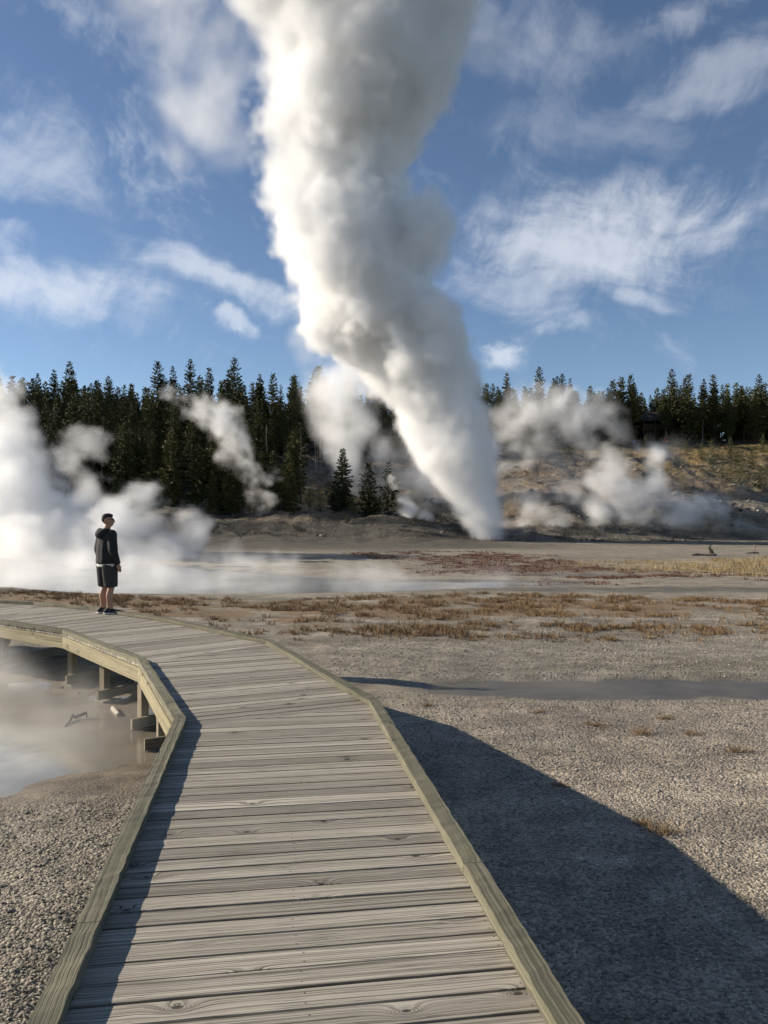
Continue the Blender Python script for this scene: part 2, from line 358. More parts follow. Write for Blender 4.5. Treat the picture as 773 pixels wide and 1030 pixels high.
def ground_colour(x, y, z):
    n1 = fbm(x*.5, y*.5, 31, 5); n2 = fbm(x*.12, y*.16, 32, 4); n3 = fbm(x*2.2, y*2.2, 33, 3)
    c = np.zeros(x.shape+(3,))+np.array((.27, .245, .21)); grav = np.ones_like(x); rough = np.full_like(x, .9)
    c = c*(1+.16*n1+.10*n3)[..., None]
    # olive brown streaks through the gravel, 14 to 24 m out
    c = hexmix(c, sstep(.1, .6, fbm(x*.15, y*.9, 34, 4))*sstep(12.5, 14, y)*(1-sstep(24, 28, y))*.6, (.14, .12, .085))
    # warm gravel in the near right
    c = hexmix(c, .45*sstep(-.5, 1, x)*(1-sstep(11, 13, y)), (.34, .285, .235))
    # pale sandy channel left of the stream and mud round the water
    m = smask(x, y, -.2, 11.6, 2.0, .55, .5, .3, 1, 35); c = hexmix(c, m*.8, (.30, .27, .22)); grav *= 1-.8*m
    wet = 1-sstep(-.015, .07, z-STREAM_Z); wet = wet*((x > -.5) & (y > 9) & (y < 16))
    c = hexmix(c, wet*.8, (.13, .12, .11)); grav *= 1-.75*wet; rough -= .35*wet
    mud = smask(x, y, -5.6, 9.7, 5.2, 4.0, .35, .22, .6, 36)
    c = hexmix(c, mud*.85, (.15, .125, .095)); grav *= 1-.8*mud; rough -= .3*mud
    pale = mud*sstep(.1, .5, fbm(x*1.1, y*1.6, 37, 4)); c = hexmix(c, pale*.5, (.24, .21, .17))
    # silt plain
    s = sstep(24, 28, y); grav = grav*(1-.85*s)
    c = hexmix(c, s*.8, (.25, .225, .19)); c = c*(1+.18*fbm(x*.08, y*.35, 38, 4)*s)[..., None]
    wet = (1-sstep(0, .07, z-RIVER_Z))*(y > 24)*(y < 60); c = hexmix(c, wet*.8, (.10, .095, .09)); rough -= .45*wet
    # dark wet streak right of the river
    d = smask(x, y, 11, 28.3, 8, 1.0, .5, .4, .35, 39); c = hexmix(c, d*.75, (.10, .095, .085)); rough -= .2*d
    d = smask(x, y, 10, 56, 14, 3.5, .4, .35, .25, 40)
    # red brown growth
    d = red_patch(x, y); c = hexmix(c, d*.8, (.14, .085, .062))
    d = sstep(-.05, .35, fbm(x*.10, y*.5, 42, 4))*sstep(30, 33, y)*(1-sstep(38, 62, y))*sstep(5, 10, x); c = hexmix(c, d*.6, (.13, .085, .05))
    d = smask(x, y, 21, 42, 8, 7, .5, .35, .25, 43); c = hexmix(c, d*.6, (.36, .28, .16))
    d = sstep(60, 68, y)*sstep(0, .5, fbm(x*.06, y*.25, 44, 4)); c = hexmix(c, d*.5, (.33, .27, .20))
    # brown turf bands under the tufts
    d = band_a(x, y); c = hexmix(c, d*.75, (.20, .125, .06)); d = band_b(x, y); c = hexmix(c, d*.6, (.17, .11, .055))
    # hill
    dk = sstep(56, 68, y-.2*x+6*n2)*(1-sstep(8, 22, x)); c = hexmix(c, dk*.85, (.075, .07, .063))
    h = sstep(80, 90, y); hc = np.zeros_like(c)+np.array((.165, .152, .134))
    e1 = fbm(x*.09, y*.12, 51, 5, .6); e2 = fbm(x*.35, y*.12, 52, 5, .6)
    hc = hexmix(hc, sstep(0, .5, e1)*.7, (.20, .18, .16)); hc = hc*(1+.45*fbm(x*1.1, y*.7, 57, 4, .65))[..., None]; hc = hexmix(hc, sstep(.1, .5, e2)*.6, (.065, .056, .048))
    och = sstep(.05, .45, fbm(x*.07+9, y*.15, 53, 5, .6)); hc = hexmix(hc, och*.6*sstep(-15, 0, x), (.26, .17, .08))
    bare = smask(x, y, 42, 97, 9, 8, .4, .3, .15, 54); hc = hexmix(hc, bare*.85, (.36, .27, .19))
    rd = smask(x, y, 38, 122, 14, 10, .5, .4, .1, 55); hc = hexmix(hc, rd*.45, (.17, .115, .09))
    gr = sstep(140, 150, y+6*e1)*sstep(25, 35, x)+smask(x, y, -6, 112, 14, 9, .4, .3, .15, 56)*.9+sstep(30, 45, x)*sstep(118, 128, y+8*e1)*.6
    gr = np.clip(gr, 0, 1); hc = hexmix(hc, gr*.8, (.24, .17, .065)); hc = hexmix(hc, gr*sstep(.1, .5, e2)*.6, (.07, .075, .03))
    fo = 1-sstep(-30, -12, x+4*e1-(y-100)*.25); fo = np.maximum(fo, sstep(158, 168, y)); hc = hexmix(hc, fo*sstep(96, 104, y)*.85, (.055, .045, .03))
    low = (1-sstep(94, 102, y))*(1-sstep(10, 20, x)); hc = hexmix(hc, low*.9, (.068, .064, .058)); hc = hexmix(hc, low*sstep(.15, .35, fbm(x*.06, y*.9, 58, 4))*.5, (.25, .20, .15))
    c = hexmix(c, h, (0, 0, 0))+hc*h[..., None]
    c = c*np.array((.85, .83, .755))*(1-.0*h[..., None]); return np.clip(c, .01, .8), np.clip(grav*(1-h), 0, 1), np.clip(rough, .3, 1)
def red_patch(x, y):
    c = 3.5+(58-y)*.22; return (1-sstep(.55, 1.15, np.abs(x-c)/6.5+.55*fbm(x*.3, y*.22, 41, 5)))*sstep(34, 38, y+2*fbm(x*.3, y*.3, 45, 3))*(1-sstep(54, 62, y))*sstep(-.45, .05, fbm(x*.55, y*.3, 46, 4))
def band_a(x, y):                        # turf band on the near river bank
    yc = 22.8+.035*x+.5*np.sin(x*.35)+.46*np.clip(-4-x, 0, 12); w = 2.6+.6*np.sin(x*.2+1)
    return (1-sstep(.6, 1.1, np.abs(y-yc)/w+.5*fbm(x*.6, y*.8, 61, 4)))*sstep(-.5, .05, fbm(x*.9, y*1.2, 62, 3)+.55*(1-sstep(-9, -4, x)))
def band_b(x, y):                        # second, patchier band nearer
    yc = 17.9+.05*x+.3*np.sin(x*.8); w = 1.1+.4*np.sin(x*.5)
    return (1-sstep(.5, 1.1, np.abs(y-yc)/w+.55*fbm(x*.9, y*1.1, 63, 4)))*sstep(-5, -3.4, x)*sstep(-.2, .25, fbm(x*1.3, y*1.6, 64, 3))
def make_ground():
    ys = [-14.0]
    while ys[-1] < 620: ys.append(ys[-1]+max(.07, .0095*abs(ys[-1])))
    ys = np.array(ys); nx = 460; t = np.linspace(-1, 1, nx); t = np.sign(t)*np.abs(t)**1.15
    Y = np.repeat(ys[:, None], nx, 1); X = t[None, :]*(14+np.clip(Y, 0, 999)*.80)
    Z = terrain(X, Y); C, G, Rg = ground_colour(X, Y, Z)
    V = np.stack([X, Y, Z], -1).reshape(-1, 3); ny = len(ys)
    i = np.arange(ny-1)[:, None]*nx+np.arange(nx-1)[None, :]; i = i.ravel()
    Fc = np.stack([i, i+1, i+nx+1, i+nx], -1)
    M = MT('ground')
    col = M.attr('gcol', 'Color'); gm = M.attr('gdat'); sg = M.sep(gm); gv = sg[0]; ro = sg[1]
    pos = M.n('ShaderNodeNewGeometry').outputs['Position']
    vd = M.voro(pos, 52, 'Distance'); vc = M.sep(M.voro(pos, 52, 'Color'))[0]; vd2 = M.voro(pos, 27, 'Distance'); vc2 = M.sep(M.voro(pos, 27, 'Color'))[1]
    big = M.m('LESS_THAN', vc2, .35)
    tone = M.m('ADD', .42, M.m('MULTIPLY', vc, 1.2)); tone2 = M.m('ADD', .5, M.m('MULTIPLY', vc2, 2.7))
    tone = M.n('ShaderNodeMix').outputs[0] if False else M.m('ADD', M.m('MULTIPLY', tone, M.m('SUBTRACT', 1, M.m('MULTIPLY', big, .5))), M.m('MULTIPLY', M.m('MULTIPLY', tone2, big), .5))
    tone = M.m('ADD', 1, M.m('MULTIPLY', M.m('SUBTRACT', tone, 1), gv))
    fine = M.noise(pos, 2.5, 6, .65); tone = M.m('MULTIPLY', tone, M.rng(fine, 0.28, .72, .58, 1.42))
    fine2 = M.noise(M.v('MULTIPLY', pos, (.5, 1.6, 1)), .9, 6, .7); tone = M.m('MULTIPLY', tone, M.rng(fine2, .3, .7, .70, 1.30))
    hm = sg[2]; hn = M.noise(pos, .55, 8, .7); hn2 = M.noise(M.v('MULTIPLY', pos, (1, .5, 2.2)), .18, 7, .68)
    tone = M.m('MULTIPLY', tone, M.m('ADD', 1, M.m('MULTIPLY', hm, M.m('ADD', M.rng(hn, .3, .7, -.5, .5), M.rng(hn2, .35, .65, -.3, .3)))))
    cc = M.n('ShaderNodeCombineColor')
    for k in range(3): M.put(cc.inputs[k], tone)
    base = M.mix(1, col, cc.outputs[0], 'MULTIPLY')
    hgt = M.m('ADD', M.m('MULTIPLY', M.m('SUBTRACT', .6, vd), M.m('MULTIPLY', gv, .8)), M.m('MULTIPLY', M.m('MULTIPLY', M.m('SUBTRACT', .6, vd2), big), M.m('MULTIPLY', gv, 1.5)))
    hgt = M.m('ADD', hgt, M.m('MULTIPLY', fine, 1.4))
    hb = M.n('ShaderNodeBump'); M.put(hb.inputs['Height'], M.m('MULTIPLY', hm, hn)); hb.inputs['Distance'].default_value = 1.6; hb.inputs['Strength'].default_value = .8
    M.bump(hgt, .015, .9, hb.outputs[0])
    mat = M.set(Base_Color=base, Roughness=ro, Specular_IOR_Level=.3)
    o = big_mesh('ground', V, Fc, mat, 4, smooth=True); tag(o, kind='structure')
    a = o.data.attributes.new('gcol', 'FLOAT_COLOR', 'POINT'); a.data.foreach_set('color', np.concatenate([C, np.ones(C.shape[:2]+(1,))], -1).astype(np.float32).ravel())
    a = o.data.attributes.new('gdat', 'FLOAT_VECTOR', 'POINT'); a.data.foreach_set('vector', np.stack([G, Rg, sstep(60, 86, Y)], -1).astype(np.float32).ravel())
def water(name, x0, x1, y0, y1, z, col, rough, wave=.4, spec=.5, pale=None):
    M = MT(name); pos = M.n('ShaderNodeNewGeometry').outputs['Position']
    M.bump(M.noise(M.v('MULTIPLY', pos, (1, 2.2, 1)), 3.0, 4, .6), .01, wave)
    n = M.noise(pos, .8, 5, .65); bc = M.mix(M.rng(n, .35, .65), tuple(c*.7 for c in col), tuple(min(1, c*1.2) for c in col))
    if pale:                            # milky deep part, brown shallows round it
        px_, py_, sx_, sy_ = pale; d = M.v('LENGTH', M.v('MULTIPLY', M.v('SUBTRACT', pos, (px_, py_, z)), (1/sx_, 1/sy_, 0))); d = M.m('ADD', d, M.m('MULTIPLY', M.m('SUBTRACT', n, .5), .5))
        bc = M.mix(M.rng(d, .85, 1.12, 0, 1, True), bc, M.mix(M.rng(n, .35, .65), (.15, .13, .10), (.25, .222, .18)))
    mat = M.set(Base_Color=bc, Roughness=rough, IOR=1.33, Specular_IOR_Level=spec)
    o = mesh_obj(name, [(x0, y0, z), (x1, y0, z), (x1, y1, z), (x0, y1, z)], [(0, 1, 2, 3)], mat); tag(o, kind='structure')
def stones():
    """loose stones on the near gravel, one uncountable mass"""
    base = np.array([(1, 0, 0), (-1, 0, 0), (0, 1, 0), (0, -1, 0), (0, 0, 1), (0, 0, -1), (.6, .6, .5), (-.6, .6, .45), (-.6, -.6, .5), (.6, -.6, .45)], dtype=float)
    import itertools
    bm = bmesh.new(); [bm.verts.new(v) for v in base]; r = bmesh.ops.convex_hull(bm, input=bm.verts); bm.verts.ensure_lookup_table(); bm.verts.index_update()
    tri = np.array([[v.index for v in f.verts] for f in bm.faces]); bm.free()
    P_ = []
    for (x0, x1, y0, y1, dens, lo, hi) in ((-5.2, -.9, 2.6, 8.4, 1300, .004, .013), (.2, 7.5, 3.6, 7.5, 700, .004, .011), (-.4, 9, 7.5, 11.8, 420, .006, .016), (-1, 12, 12.8, 18, 170, .008, .022), (-5, 12, 18, 21, 30, .01, .025)):
        n = int((x1-x0)*(y1-y0)*dens); x = rng.uniform(x0, x1, n); y = rng.uniform(y0, y1, n)
        keep = rng.random(n) < np.clip(.75+.6*fbm(x*1.3, y*1.3, 71, 3), .1, 1)
        r = lo+(hi-lo)*rng.random(n)**2.5; P_.append(np.stack([x, y, r], -1)[keep])
    A = np.concatenate(P_); x, y, r = A.T; z = terrain(x, y)
    wetm = ((x > -.5) & (y > 9) & (y < 16) & (z < STREAM_Z+.015)) | ((x < -2) & (z < POOL_Z+.02)); ok = ~wetm & ~((x < 0) & (smask(x, y, -5.6, 9.7, 5.2, 4.0, .35, .22, .6, 36) > .5))
    x, y, r, z = x[ok], y[ok], r[ok], z[ok]
    stone_mass('gravel', x, y, r, z, base, tri, [(0, (.11, .10, .085)), (.35, (.20, .185, .16)), (.75, (.29, .265, .225)), (1, (.46, .43, .375))])
    n = 3600; x = rng.uniform(-12, 75, n); y = rng.uniform(92, 150, n); r = .05+.30*rng.random(n)**3; k = fbm(x*.1, y*.1, 91, 3) > -.1; x, y, r = x[k], y[k], r[k]
    stone_mass('scree', x, y, r, terrain(x, y), base, tri, [(0, (.05, .045, .04)), (.6, (.11, .10, .09)), (1, (.24, .22, .19))])
    n = 500; x = rng.uniform(-8, -2.2, n); y = rng.uniform(8.2, 13, n); r = .008+.02*rng.random(n)**2; z = terrain(x, y); k = (z > POOL_Z+.005); stone_mass('mud_pebbles', x[k], y[k], r[k], z[k], base, tri, [(0, (.04, .035, .03)), (.6, (.11, .10, .08)), (1, (.28, .26, .22))])
def stone_mass(name, x, y, r, z, base, tri, ramp):
    n = len(x)
    a = rng.uniform(0, 6.28, n); el = rng.uniform(.6, 1.5, n); fl = rng.uniform(.35, .8, n)
    B = base[None]*np.stack([el, 1/el, fl], -1)[:, None, :]*r[:, None, None]*(1+.25*rng.standard_normal((n, 10, 1))*.6)
    ti = rng.normal(0, .35, n); B = np.stack([B[..., 0]*np.cos(ti)[:, None]+B[..., 2]*np.sin(ti)[:, None], B[..., 1], -B[..., 0]*np.sin(ti)[:, None]+B[..., 2]*np.cos(ti)[:, None]], -1)
    ca, sa = np.cos(a)[:, None], np.sin(a)[:, None]
    V = np.stack([B[..., 0]*ca-B[..., 1]*sa+x[:, None], B[..., 0]*sa+B[..., 1]*ca+y[:, None], B[..., 2]+z[:, None]+.25*r[:, None]], -1).reshape(-1, 3)
    Fc = (tri[None]+np.arange(n)[:, None, None]*10).reshape(-1, 3)
    M = MT(name); g = M.n('ShaderNodeNewGeometry').outputs['Random Per Island']
    col = M.ramp(g, ramp)
    o = big_mesh(name, V, Fc, M.set(Base_Color=col, Roughness=.85), 3); tag(o, kind='stuff')
    print('STONES', n)
# ================================================================ boardwalk
def boardwalk():
    KZ = .06
    Lp = [(12, 1230), (78, 927), (176, 723), (139, 662), (63, 633), (-2, 623.5), (-150, 609)]
    Rp = [(640, 1120), (485, 866), (381, 703), (274, 643), (169, 621), (95, 610.5), (38, 605), (-60, 600)]
    Lw = [on_z(x, y, KZ) for x, y in Lp]; Rw = [on_z(x, y, KZ) for x, y in Rp]
    # run the near ends back under and behind the camera
    Lw[0] = Lw[1]+(Lw[1]-Lw[2])*1.3; Rw[0] = Rw[1]+(Rw[1]-Rw[2])*1.3
    Lw = [Vector((p.x, p.y, 0)) for p in Lw]; Rw = [Vector((p.x, p.y, 0)) for p in Rw]
    root = empty('boardwalk', (-1.2, 8, GZ)); tag(root, 'weathered grey plank boardwalk on low posts, edged with greenish timber kerbs', 'boardwalk')
    root.location = (0, 0, 0)
    M_deck = wood_mat('deck wood', nails=True, *( (.075, .066, .052), (.275, .248, .202), (.45, .418, .348), .36, .26))
    M_kerb = wood_mat('kerb wood', (.045, .041, .029), (.142, .132, .09), (.225, .21, .15), .35, .3, (.075, .080, .052), .8)
    M_rim = wood_mat('rim wood', (.09, .07, .04), (.26, .225, .14), (.38, .335, .22), .2, .4)
    M_post = wood_mat('post wood', (.09, .075, .05), (.20, .17, .12), (.30, .26, .19), .2, .2)
    # sections between corner pairs
    secs = [((Lw[0], Rw[0]), (Lw[2], Rw[2])), ((Lw[2], Rw[2]), (Lw[3], Rw[3])), ((Lw[3], Rw[3]), (Lw[4], Rw[4])), ((Lw[4], Rw[4]), (Lw[5], Rw[6])), ((Lw[5], Rw[6]), (Lw[6], Rw[7]))]
    V = []; Fc = []; A = []; A2 = []
    def clip(poly, p, n):
        out = []
        for i in range(len(poly)):
            a, b = poly[i], poly[(i+1) % len(poly)]; da = (a-p).dot(n); db = (b-p).dot(n)
            if da >= 0: out.append(a)
            if (da >= 0) != (db >= 0): out.append(a+(b-a)*(da/(da-db)))
        return out
    for (l0, r0), (l1, r1) in secs:
        head = ((l1+r1)-(l0+r0)).normalized(); acr = Vector((head.y, -head.x, 0))
        ctr = (l0+r0+l1+r1)/4; quad = [l0, r0, r1, l1]
        ts = [(q-ctr).dot(head) for q in quad]; t = min(ts)
        while t < max(ts):
            w = random.uniform(.110, .119); gap = random.uniform(.010, .015)
            poly = [ctr+head*(t)-acr*4, ctr+head*(t)+acr*4, ctr+head*(t+w)+acr*4, ctr+head*(t+w)-acr*4]
            for i in range(4):
                a, b = quad[i], quad[(i+1) % 4]; n = Vector((-(b-a).y, (b-a).x, 0)).normalized()
                if n.dot(ctr-a) < 0: n = -n
                poly = clip(poly, a+n*(.002 if i in (0, 2) else .02), n)
                if len(poly) < 3: break
            if len(poly) >= 3:
                pts = []
                for i in range(len(poly)):
                    a, b = poly[i], poly[(i+1) % len(poly)]; L_ = (b-a).length; k = max(1, int(L_/.14)) if abs((b-a).dot(acr)) > .3 else 1
                    for j in range(k): q = a+(b-a)*(j/k); pts.append(q+head*(random.uniform(-.0012, .0012) if 0 < j else 0))
                b0 = len(V); u0 = random.uniform(0, 60); v0 = random.uniform(0, 60); tn = random.random(); dz = random.uniform(-.002, .0015); tl = random.uniform(-.0015, .0015)
                n = len(pts)
                for dz_ in (0, -.038):
                    for q in pts:
                        u = (q-ctr).dot(acr); v = (q-ctr).dot(head)-t
                        V.append(Vector((q.x, q.y, dz+tl*(v/w-.5)+dz_))); A.append((u+u0, v+v0-dz_*.5, tn)); A2.append((u, v/w, dz_))
                Fc.append(tuple(b0+i for i in range(n)))
                for i in range(n): j = (i+1) % n; Fc.append((b0+j, b0+i, b0+n+i, b0+n+j))
            t += w+gap
    o = mesh_obj('deck', V, Fc, M_deck, root, A); a = o.data.attributes.new('nail', 'FLOAT_VECTOR', 'POINT'); a.data.foreach_set('vector', np.array(A2, dtype=np.float32).ravel())
    # kerb timbers, mitred at the bends, with two butt joints where the photo has them
    def rails(pts, inner):
        runs = []
        for i in range(len(pts)-1): runs.append([pts[i], pts[i+1]])
        for i, (a, b) in enumerate(runs):
            d = (b-a).normalized(); s = Vector((d.y, -d.x, 0))*inner
            def mit(p, q, r):
                d0 = (q-p).normalized(); d1 = (r-q).normalized(); ang = math.atan2(d0.x*d1.y-d0.y*d1.x, d0.dot(d1)); return math.tan(ang/2)
            m1 = mit(a, b, pts[i+2]) if i+2 < len(pts) else 0; m0 = mit(pts[i-1], a, b) if i > 0 else 0
            # centre line is half a width inside
            off = s*.046; sg = inner
            a2 = a+off-d*(.046*m0*sg); b2 = b+off+d*(.046*m1*sg)
            L_ = (b2-a2).length; cuts = [0]
            x = 0
            while L_-x > 4.5: x += random.uniform(2.3, 3.0); cuts.append(x)
            if L_-cuts[-1] < .8 and len(cuts) > 1: cuts.pop()
            cuts.append(L_)
            for k in range(len(cuts)-1):
                mb = MB(); g0 = .003 if k else .001; g1 = .003
                jz = random.uniform(-.004, .004) if len(cuts) > 2 else 0
                mb.beam(a2+d*(cuts[k]+g0)+Vector((0, 0, KZ+jz)), a2+d*(cuts[k+1]-g1)+Vector((0, 0, KZ+jz)), .092, KZ-.004, jit=.0034, n=max(2, int((cuts[k+1]-cuts[k])/.06)),
                        m0=-m0 if k == 0 else 0, m1=m1 if k == len(cuts)-2 else 0)
                o = mb.build('kerb_rail', M_kerb, root)
            mb = MB(); mb.beam(a+s*.024+Vector((0, 0, -.045)), b+s*.024+Vector((0, 0, -.045)), .04, .17, jit=.001, n=6); mb.build('rim_joist', M_rim, root)
    rails(Lw, 1); rails([Vector(p) for p in Rw], -1)
    # bents: two posts, a cap beam, a low sill board and pads
    def bent(pl, across, wid=1.55, sill=True):
        pl = Vector((pl[0], pl[1], 0)); ac = Vector((across[0], across[1], 0)).normalized(); pr = pl+ac*wid
        for p in (pl, pr):
            gz = zat(p.x, p.y); mb = MB(); mb.beam(Vector((p.x, p.y, -.21)), Vector((p.x, p.y, gz-.15)), .10, .10, up=ac.cross(Vector((0, 0, 1)))); mb.build('post', M_post, root)
            mb = MB(); mb.beam(p-ac*.16+Vector((0, 0, gz+.045)), p+ac*.16+Vector((0, 0, gz+.045)), .24, .12); mb.build('footing', M_foot, root)
        mb = MB(); mb.beam(pl-ac*.12+Vector((0, 0, -.215)), pr+ac*.12+Vector((0, 0, -.215)), .09, .15, jit=.001, n=3); mb.build('cap_beam', M_post, root)
        if sill:
            hd = Vector((-ac.y, ac.x, 0)); gz = max(zat(pl.x, pl.y), zat(pr.x, pr.y))
            mb = MB(); mb.beam(pl-ac*.22-hd*.075+Vector((0, 0, gz+.17)), pr+ac*.22-hd*.075+Vector((0, 0, gz+.17)), .045, .13, jit=.001, n=3); mb.build('sill_board', M_post, root)
    Mf = MT('footing'); n = Mf.noise(Mf.n('ShaderNodeNewGeometry').outputs['Position'], 9, 4); M_foot = Mf.set(Base_Color=Mf.mix(n, (.16, .14, .11), (.30, .27, .22)), Roughness=.9)
    for (pl, ac) in (((-6.55, 13.45), (.45, 1)), ((-4.80, 12.05), (.55, 1)), ((-3.98, 11.15), (.62, 1)), ((-3.0, 9.75), (.8, .8)), ((-2.52, 8.85), (.9, .5)), ((-2.02, 7.65), (.93, .33)), ((-1.55, 6.1), (1, .15)), ((-1.35, 4.6), (1, .13)), ((-1.15, 3.1), (1, .13)), ((-1.0, 1.4), (1, .13)), ((-8.2, 14.0), (.35, 1))):
        bent(pl, ac)
    # stringers below the deck
    for k in (.3, .7):
        pts = [Lw[0].lerp(Rw[0], k), Lw[2].lerp(Rw[2], k), Lw[3].lerp(Rw[3], k), Lw[4].lerp(Rw[4], k), Lw[5].lerp(Rw[6], k), Lw[6].lerp(Rw[7], k)]
        for a, b in zip(pts, pts[1:]):
            mb = MB(); mb.beam(a+Vector((0, 0, -.042)), b+Vector((0, 0, -.042)), .04, .17, n=2); mb.build('stringer', M_post, root)
    return root
# ================================================================ trees
def bark_mat(name, a, b):
    M = MT(name); p = M.n('ShaderNodeTexCoord').outputs['Object']
    n = M.noise(M.v('MULTIPLY', p, (6, 6, 1.2)), 1.5, 4, .6); return M.set(Base_Color=M.mix(n, a, b), Roughness=.9, Specular_IOR_Level=.2)
def leaf_mat(name, a, b, c):
    M = MT(name); oi = M.n('ShaderNodeObjectInfo').outputs['Random']; g = M.n('ShaderNodeNewGeometry').outputs['Random Per Island']
    p = M.n('ShaderNodeTexCoord').outputs['Object']; n = M.noise(p, .55, 3, .6)
    f = M.m('ADD', M.m('MULTIPLY', g, .45), M.m('ADD', M.m('MULTIPLY', oi, .35), M.m('MULTIPLY', n, .35)))
    col = M.ramp(f, [(.15, a), (.55, b), (.95, c)])
    return M.set(Base_Color=col, Roughness=.75, Specular_IOR_Level=.2)
def conifer_meshes(seed, H, Rm, bare, droop, dens, top=1.0, gap=.15, mat_c=None, mat_t=None):
    r = np.random.default_rng(seed); V = []; T = []
    def tri(p, d, w, size):              # a bent needle spray: two triangles
        n = len(V); a = p; b = p+d*size
        V.extend([a-w*size*.35, a+w*size*.35, b+w*size*.12, b-w*size*.14]); T.append((n, n+1, n+2, n+3))
    z = bare*H; nb = 0; pw = r.uniform(.48, .8); ph = r.uniform(0, 6.28)
    prof = lambda t: min(1, (1-t)**pw*1.05+.07)*(1+.14*math.sin(t*11+ph)+.08*math.sin(t*25+ph*2))
    while z < H*.985:
        t = (z-bare*H)/(H*(1-bare)); env = Rm*prof(t)*min(1, .45+t*4) * (1 if top == 1 else 1)
        k = max(3, int(5*dens*(1 if t < .8 else .7))); a0 = r.uniform(0, 6.28)
        for i in range(k):
            if r.random() < gap: continue
            an = a0+i*6.283/k+r.normal(0, .25); ln = env*r.uniform(.55, 1.12); el = r.normal(.12-droop*(1-t), .13)+t*.5
            d = np.array((math.cos(an)*math.cos(el), math.sin(an)*math.cos(el), math.sin(el))); o = np.array((0, 0, z+r.normal(0, .07)))
            side = np.array((-math.sin(an), math.cos(an), 0))
            m = max(3, int(ln/.16))
            for j in range(m):
                s = (j+.6)/m; p = o+d*ln*s+np.array((0, 0, -droop*.35*ln*s*s+.12*ln*s**3)); nb += 1
                for q in range(2 if s < .35 else 3):
                    sg = r.choice((-1, 1)); dd = d*r.uniform(.3, 1)+side*sg*r.uniform(.2, 1)+np.array((0, 0, r.uniform(-.45, .35))); dd /= np.linalg.norm(dd)
                    w = np.cross(dd, r.normal(0, 1, 3)); w /= np.linalg.norm(w)+1e-6
                    tri(p+r.normal(0, .05, 3), dd, w, r.uniform(.22, .48)*(.6+.4*(1-t))*min(1, H/9))
        z += r.uniform(.16, .34)*min(1, H/8+.25)/max(.6, dens*.8)
    V = np.array(V); T = np.array(T)
    co = big_mesh('crown', V, T, mat_c, 4)
    # trunk
    tv = []; tf = []; ns = 7; rb = H*.0115+.02; bend = r.normal(0, .06, 2)
    zs = np.linspace(-.4, H*.985, 8)
    for zz in zs:
        rr = rb*(1-zz/H*.93); rr = rr*(1.35 if zz < 0 else 1)
        for k in range(ns): tv.append((rr*math.cos(k*6.283/ns), rr*math.sin(k*6.283/ns), zz))
    for i in range(len(zs)-1):
        for k in range(ns): tf.append((i*ns+k, i*ns+(k+1) % ns, (i+1)*ns+(k+1) % ns, (i+1)*ns+k))
    if bare > .15:                       # dead stubs below the crown
        for _ in range(int(bare*H*1.6)):
            zz = r.uniform(.1, bare)*H; an = r.uniform(0, 6.28); ln = r.uniform(.3, .9); n = len(tv); dx, dy = math.cos(an), math.sin(an)
            tv += [(dx*.05-dy*.02, dy*.05+dx*.02, zz), (dx*.05+dy*.02, dy*.05-dx*.02, zz), (dx*ln, dy*ln, zz+.1), (dx*.05, dy*.05, zz+.045)]
            tf += [(n, n+1, n+2), (n+1, n+3, n+2), (n+3, n, n+2)]
    tr = mesh_obj('trunk', tv, tf, mat_t, smooth=True)
    me = (co.data, tr.data); bpy.data.objects.remove(co); bpy.data.objects.remove(tr); return me
def snag_mesh(seed, H, mat):
    r = np.random.default_rng(seed); mb_v = []; mb_f = []
    def limb(a, b, r0, r1):
        a = np.array(a, float); b = np.array(b, float); d = b-a; d /= np.linalg.norm(d); u = np.cross(d, (0.3, .9, .2)); u /= np.linalg.norm(u); w = np.cross(d, u); n = len(mb_v)
        for p, rr in ((a, r0), (b, r1)):
            for k in range(6): mb_v.append(tuple(p+(u*math.cos(k*1.0472)+w*math.sin(k*1.0472))*rr))
        for k in range(6): mb_f.append((n+k, n+(k+1) % 6, n+6+(k+1) % 6, n+6+k))
    n = 6; pts = [np.array((0, 0, -.3))]
    for i in range(n): pts.append(pts[-1]+np.array((r.normal(0, .07), r.normal(0, .07), (H+.3)/n)))
    for i in range(n): limb(pts[i], pts[i+1], .012*H*(1-i/n*.8)+.02, .012*H*(1-(i+1)/n*.8)+.02)
    for _ in range(int(H*1.3)):
        t = r.uniform(.3, .97); k = min(n-1, int(t*n)); p = pts[k]+(pts[k+1]-pts[k])*(t*n-k); an = r.uniform(0, 6.28); ln = r.uniform(.3, 1.3)*(1.2-t)
        limb(p, p+np.array((math.cos(an)*ln, math.sin(an)*ln, r.uniform(-.2, .3)*ln)), .03, .012)
    me = bpy.data.meshes.new('trunk'); me.from_pydata(mb_v, [], mb_f); me.materials.append(mat); return me
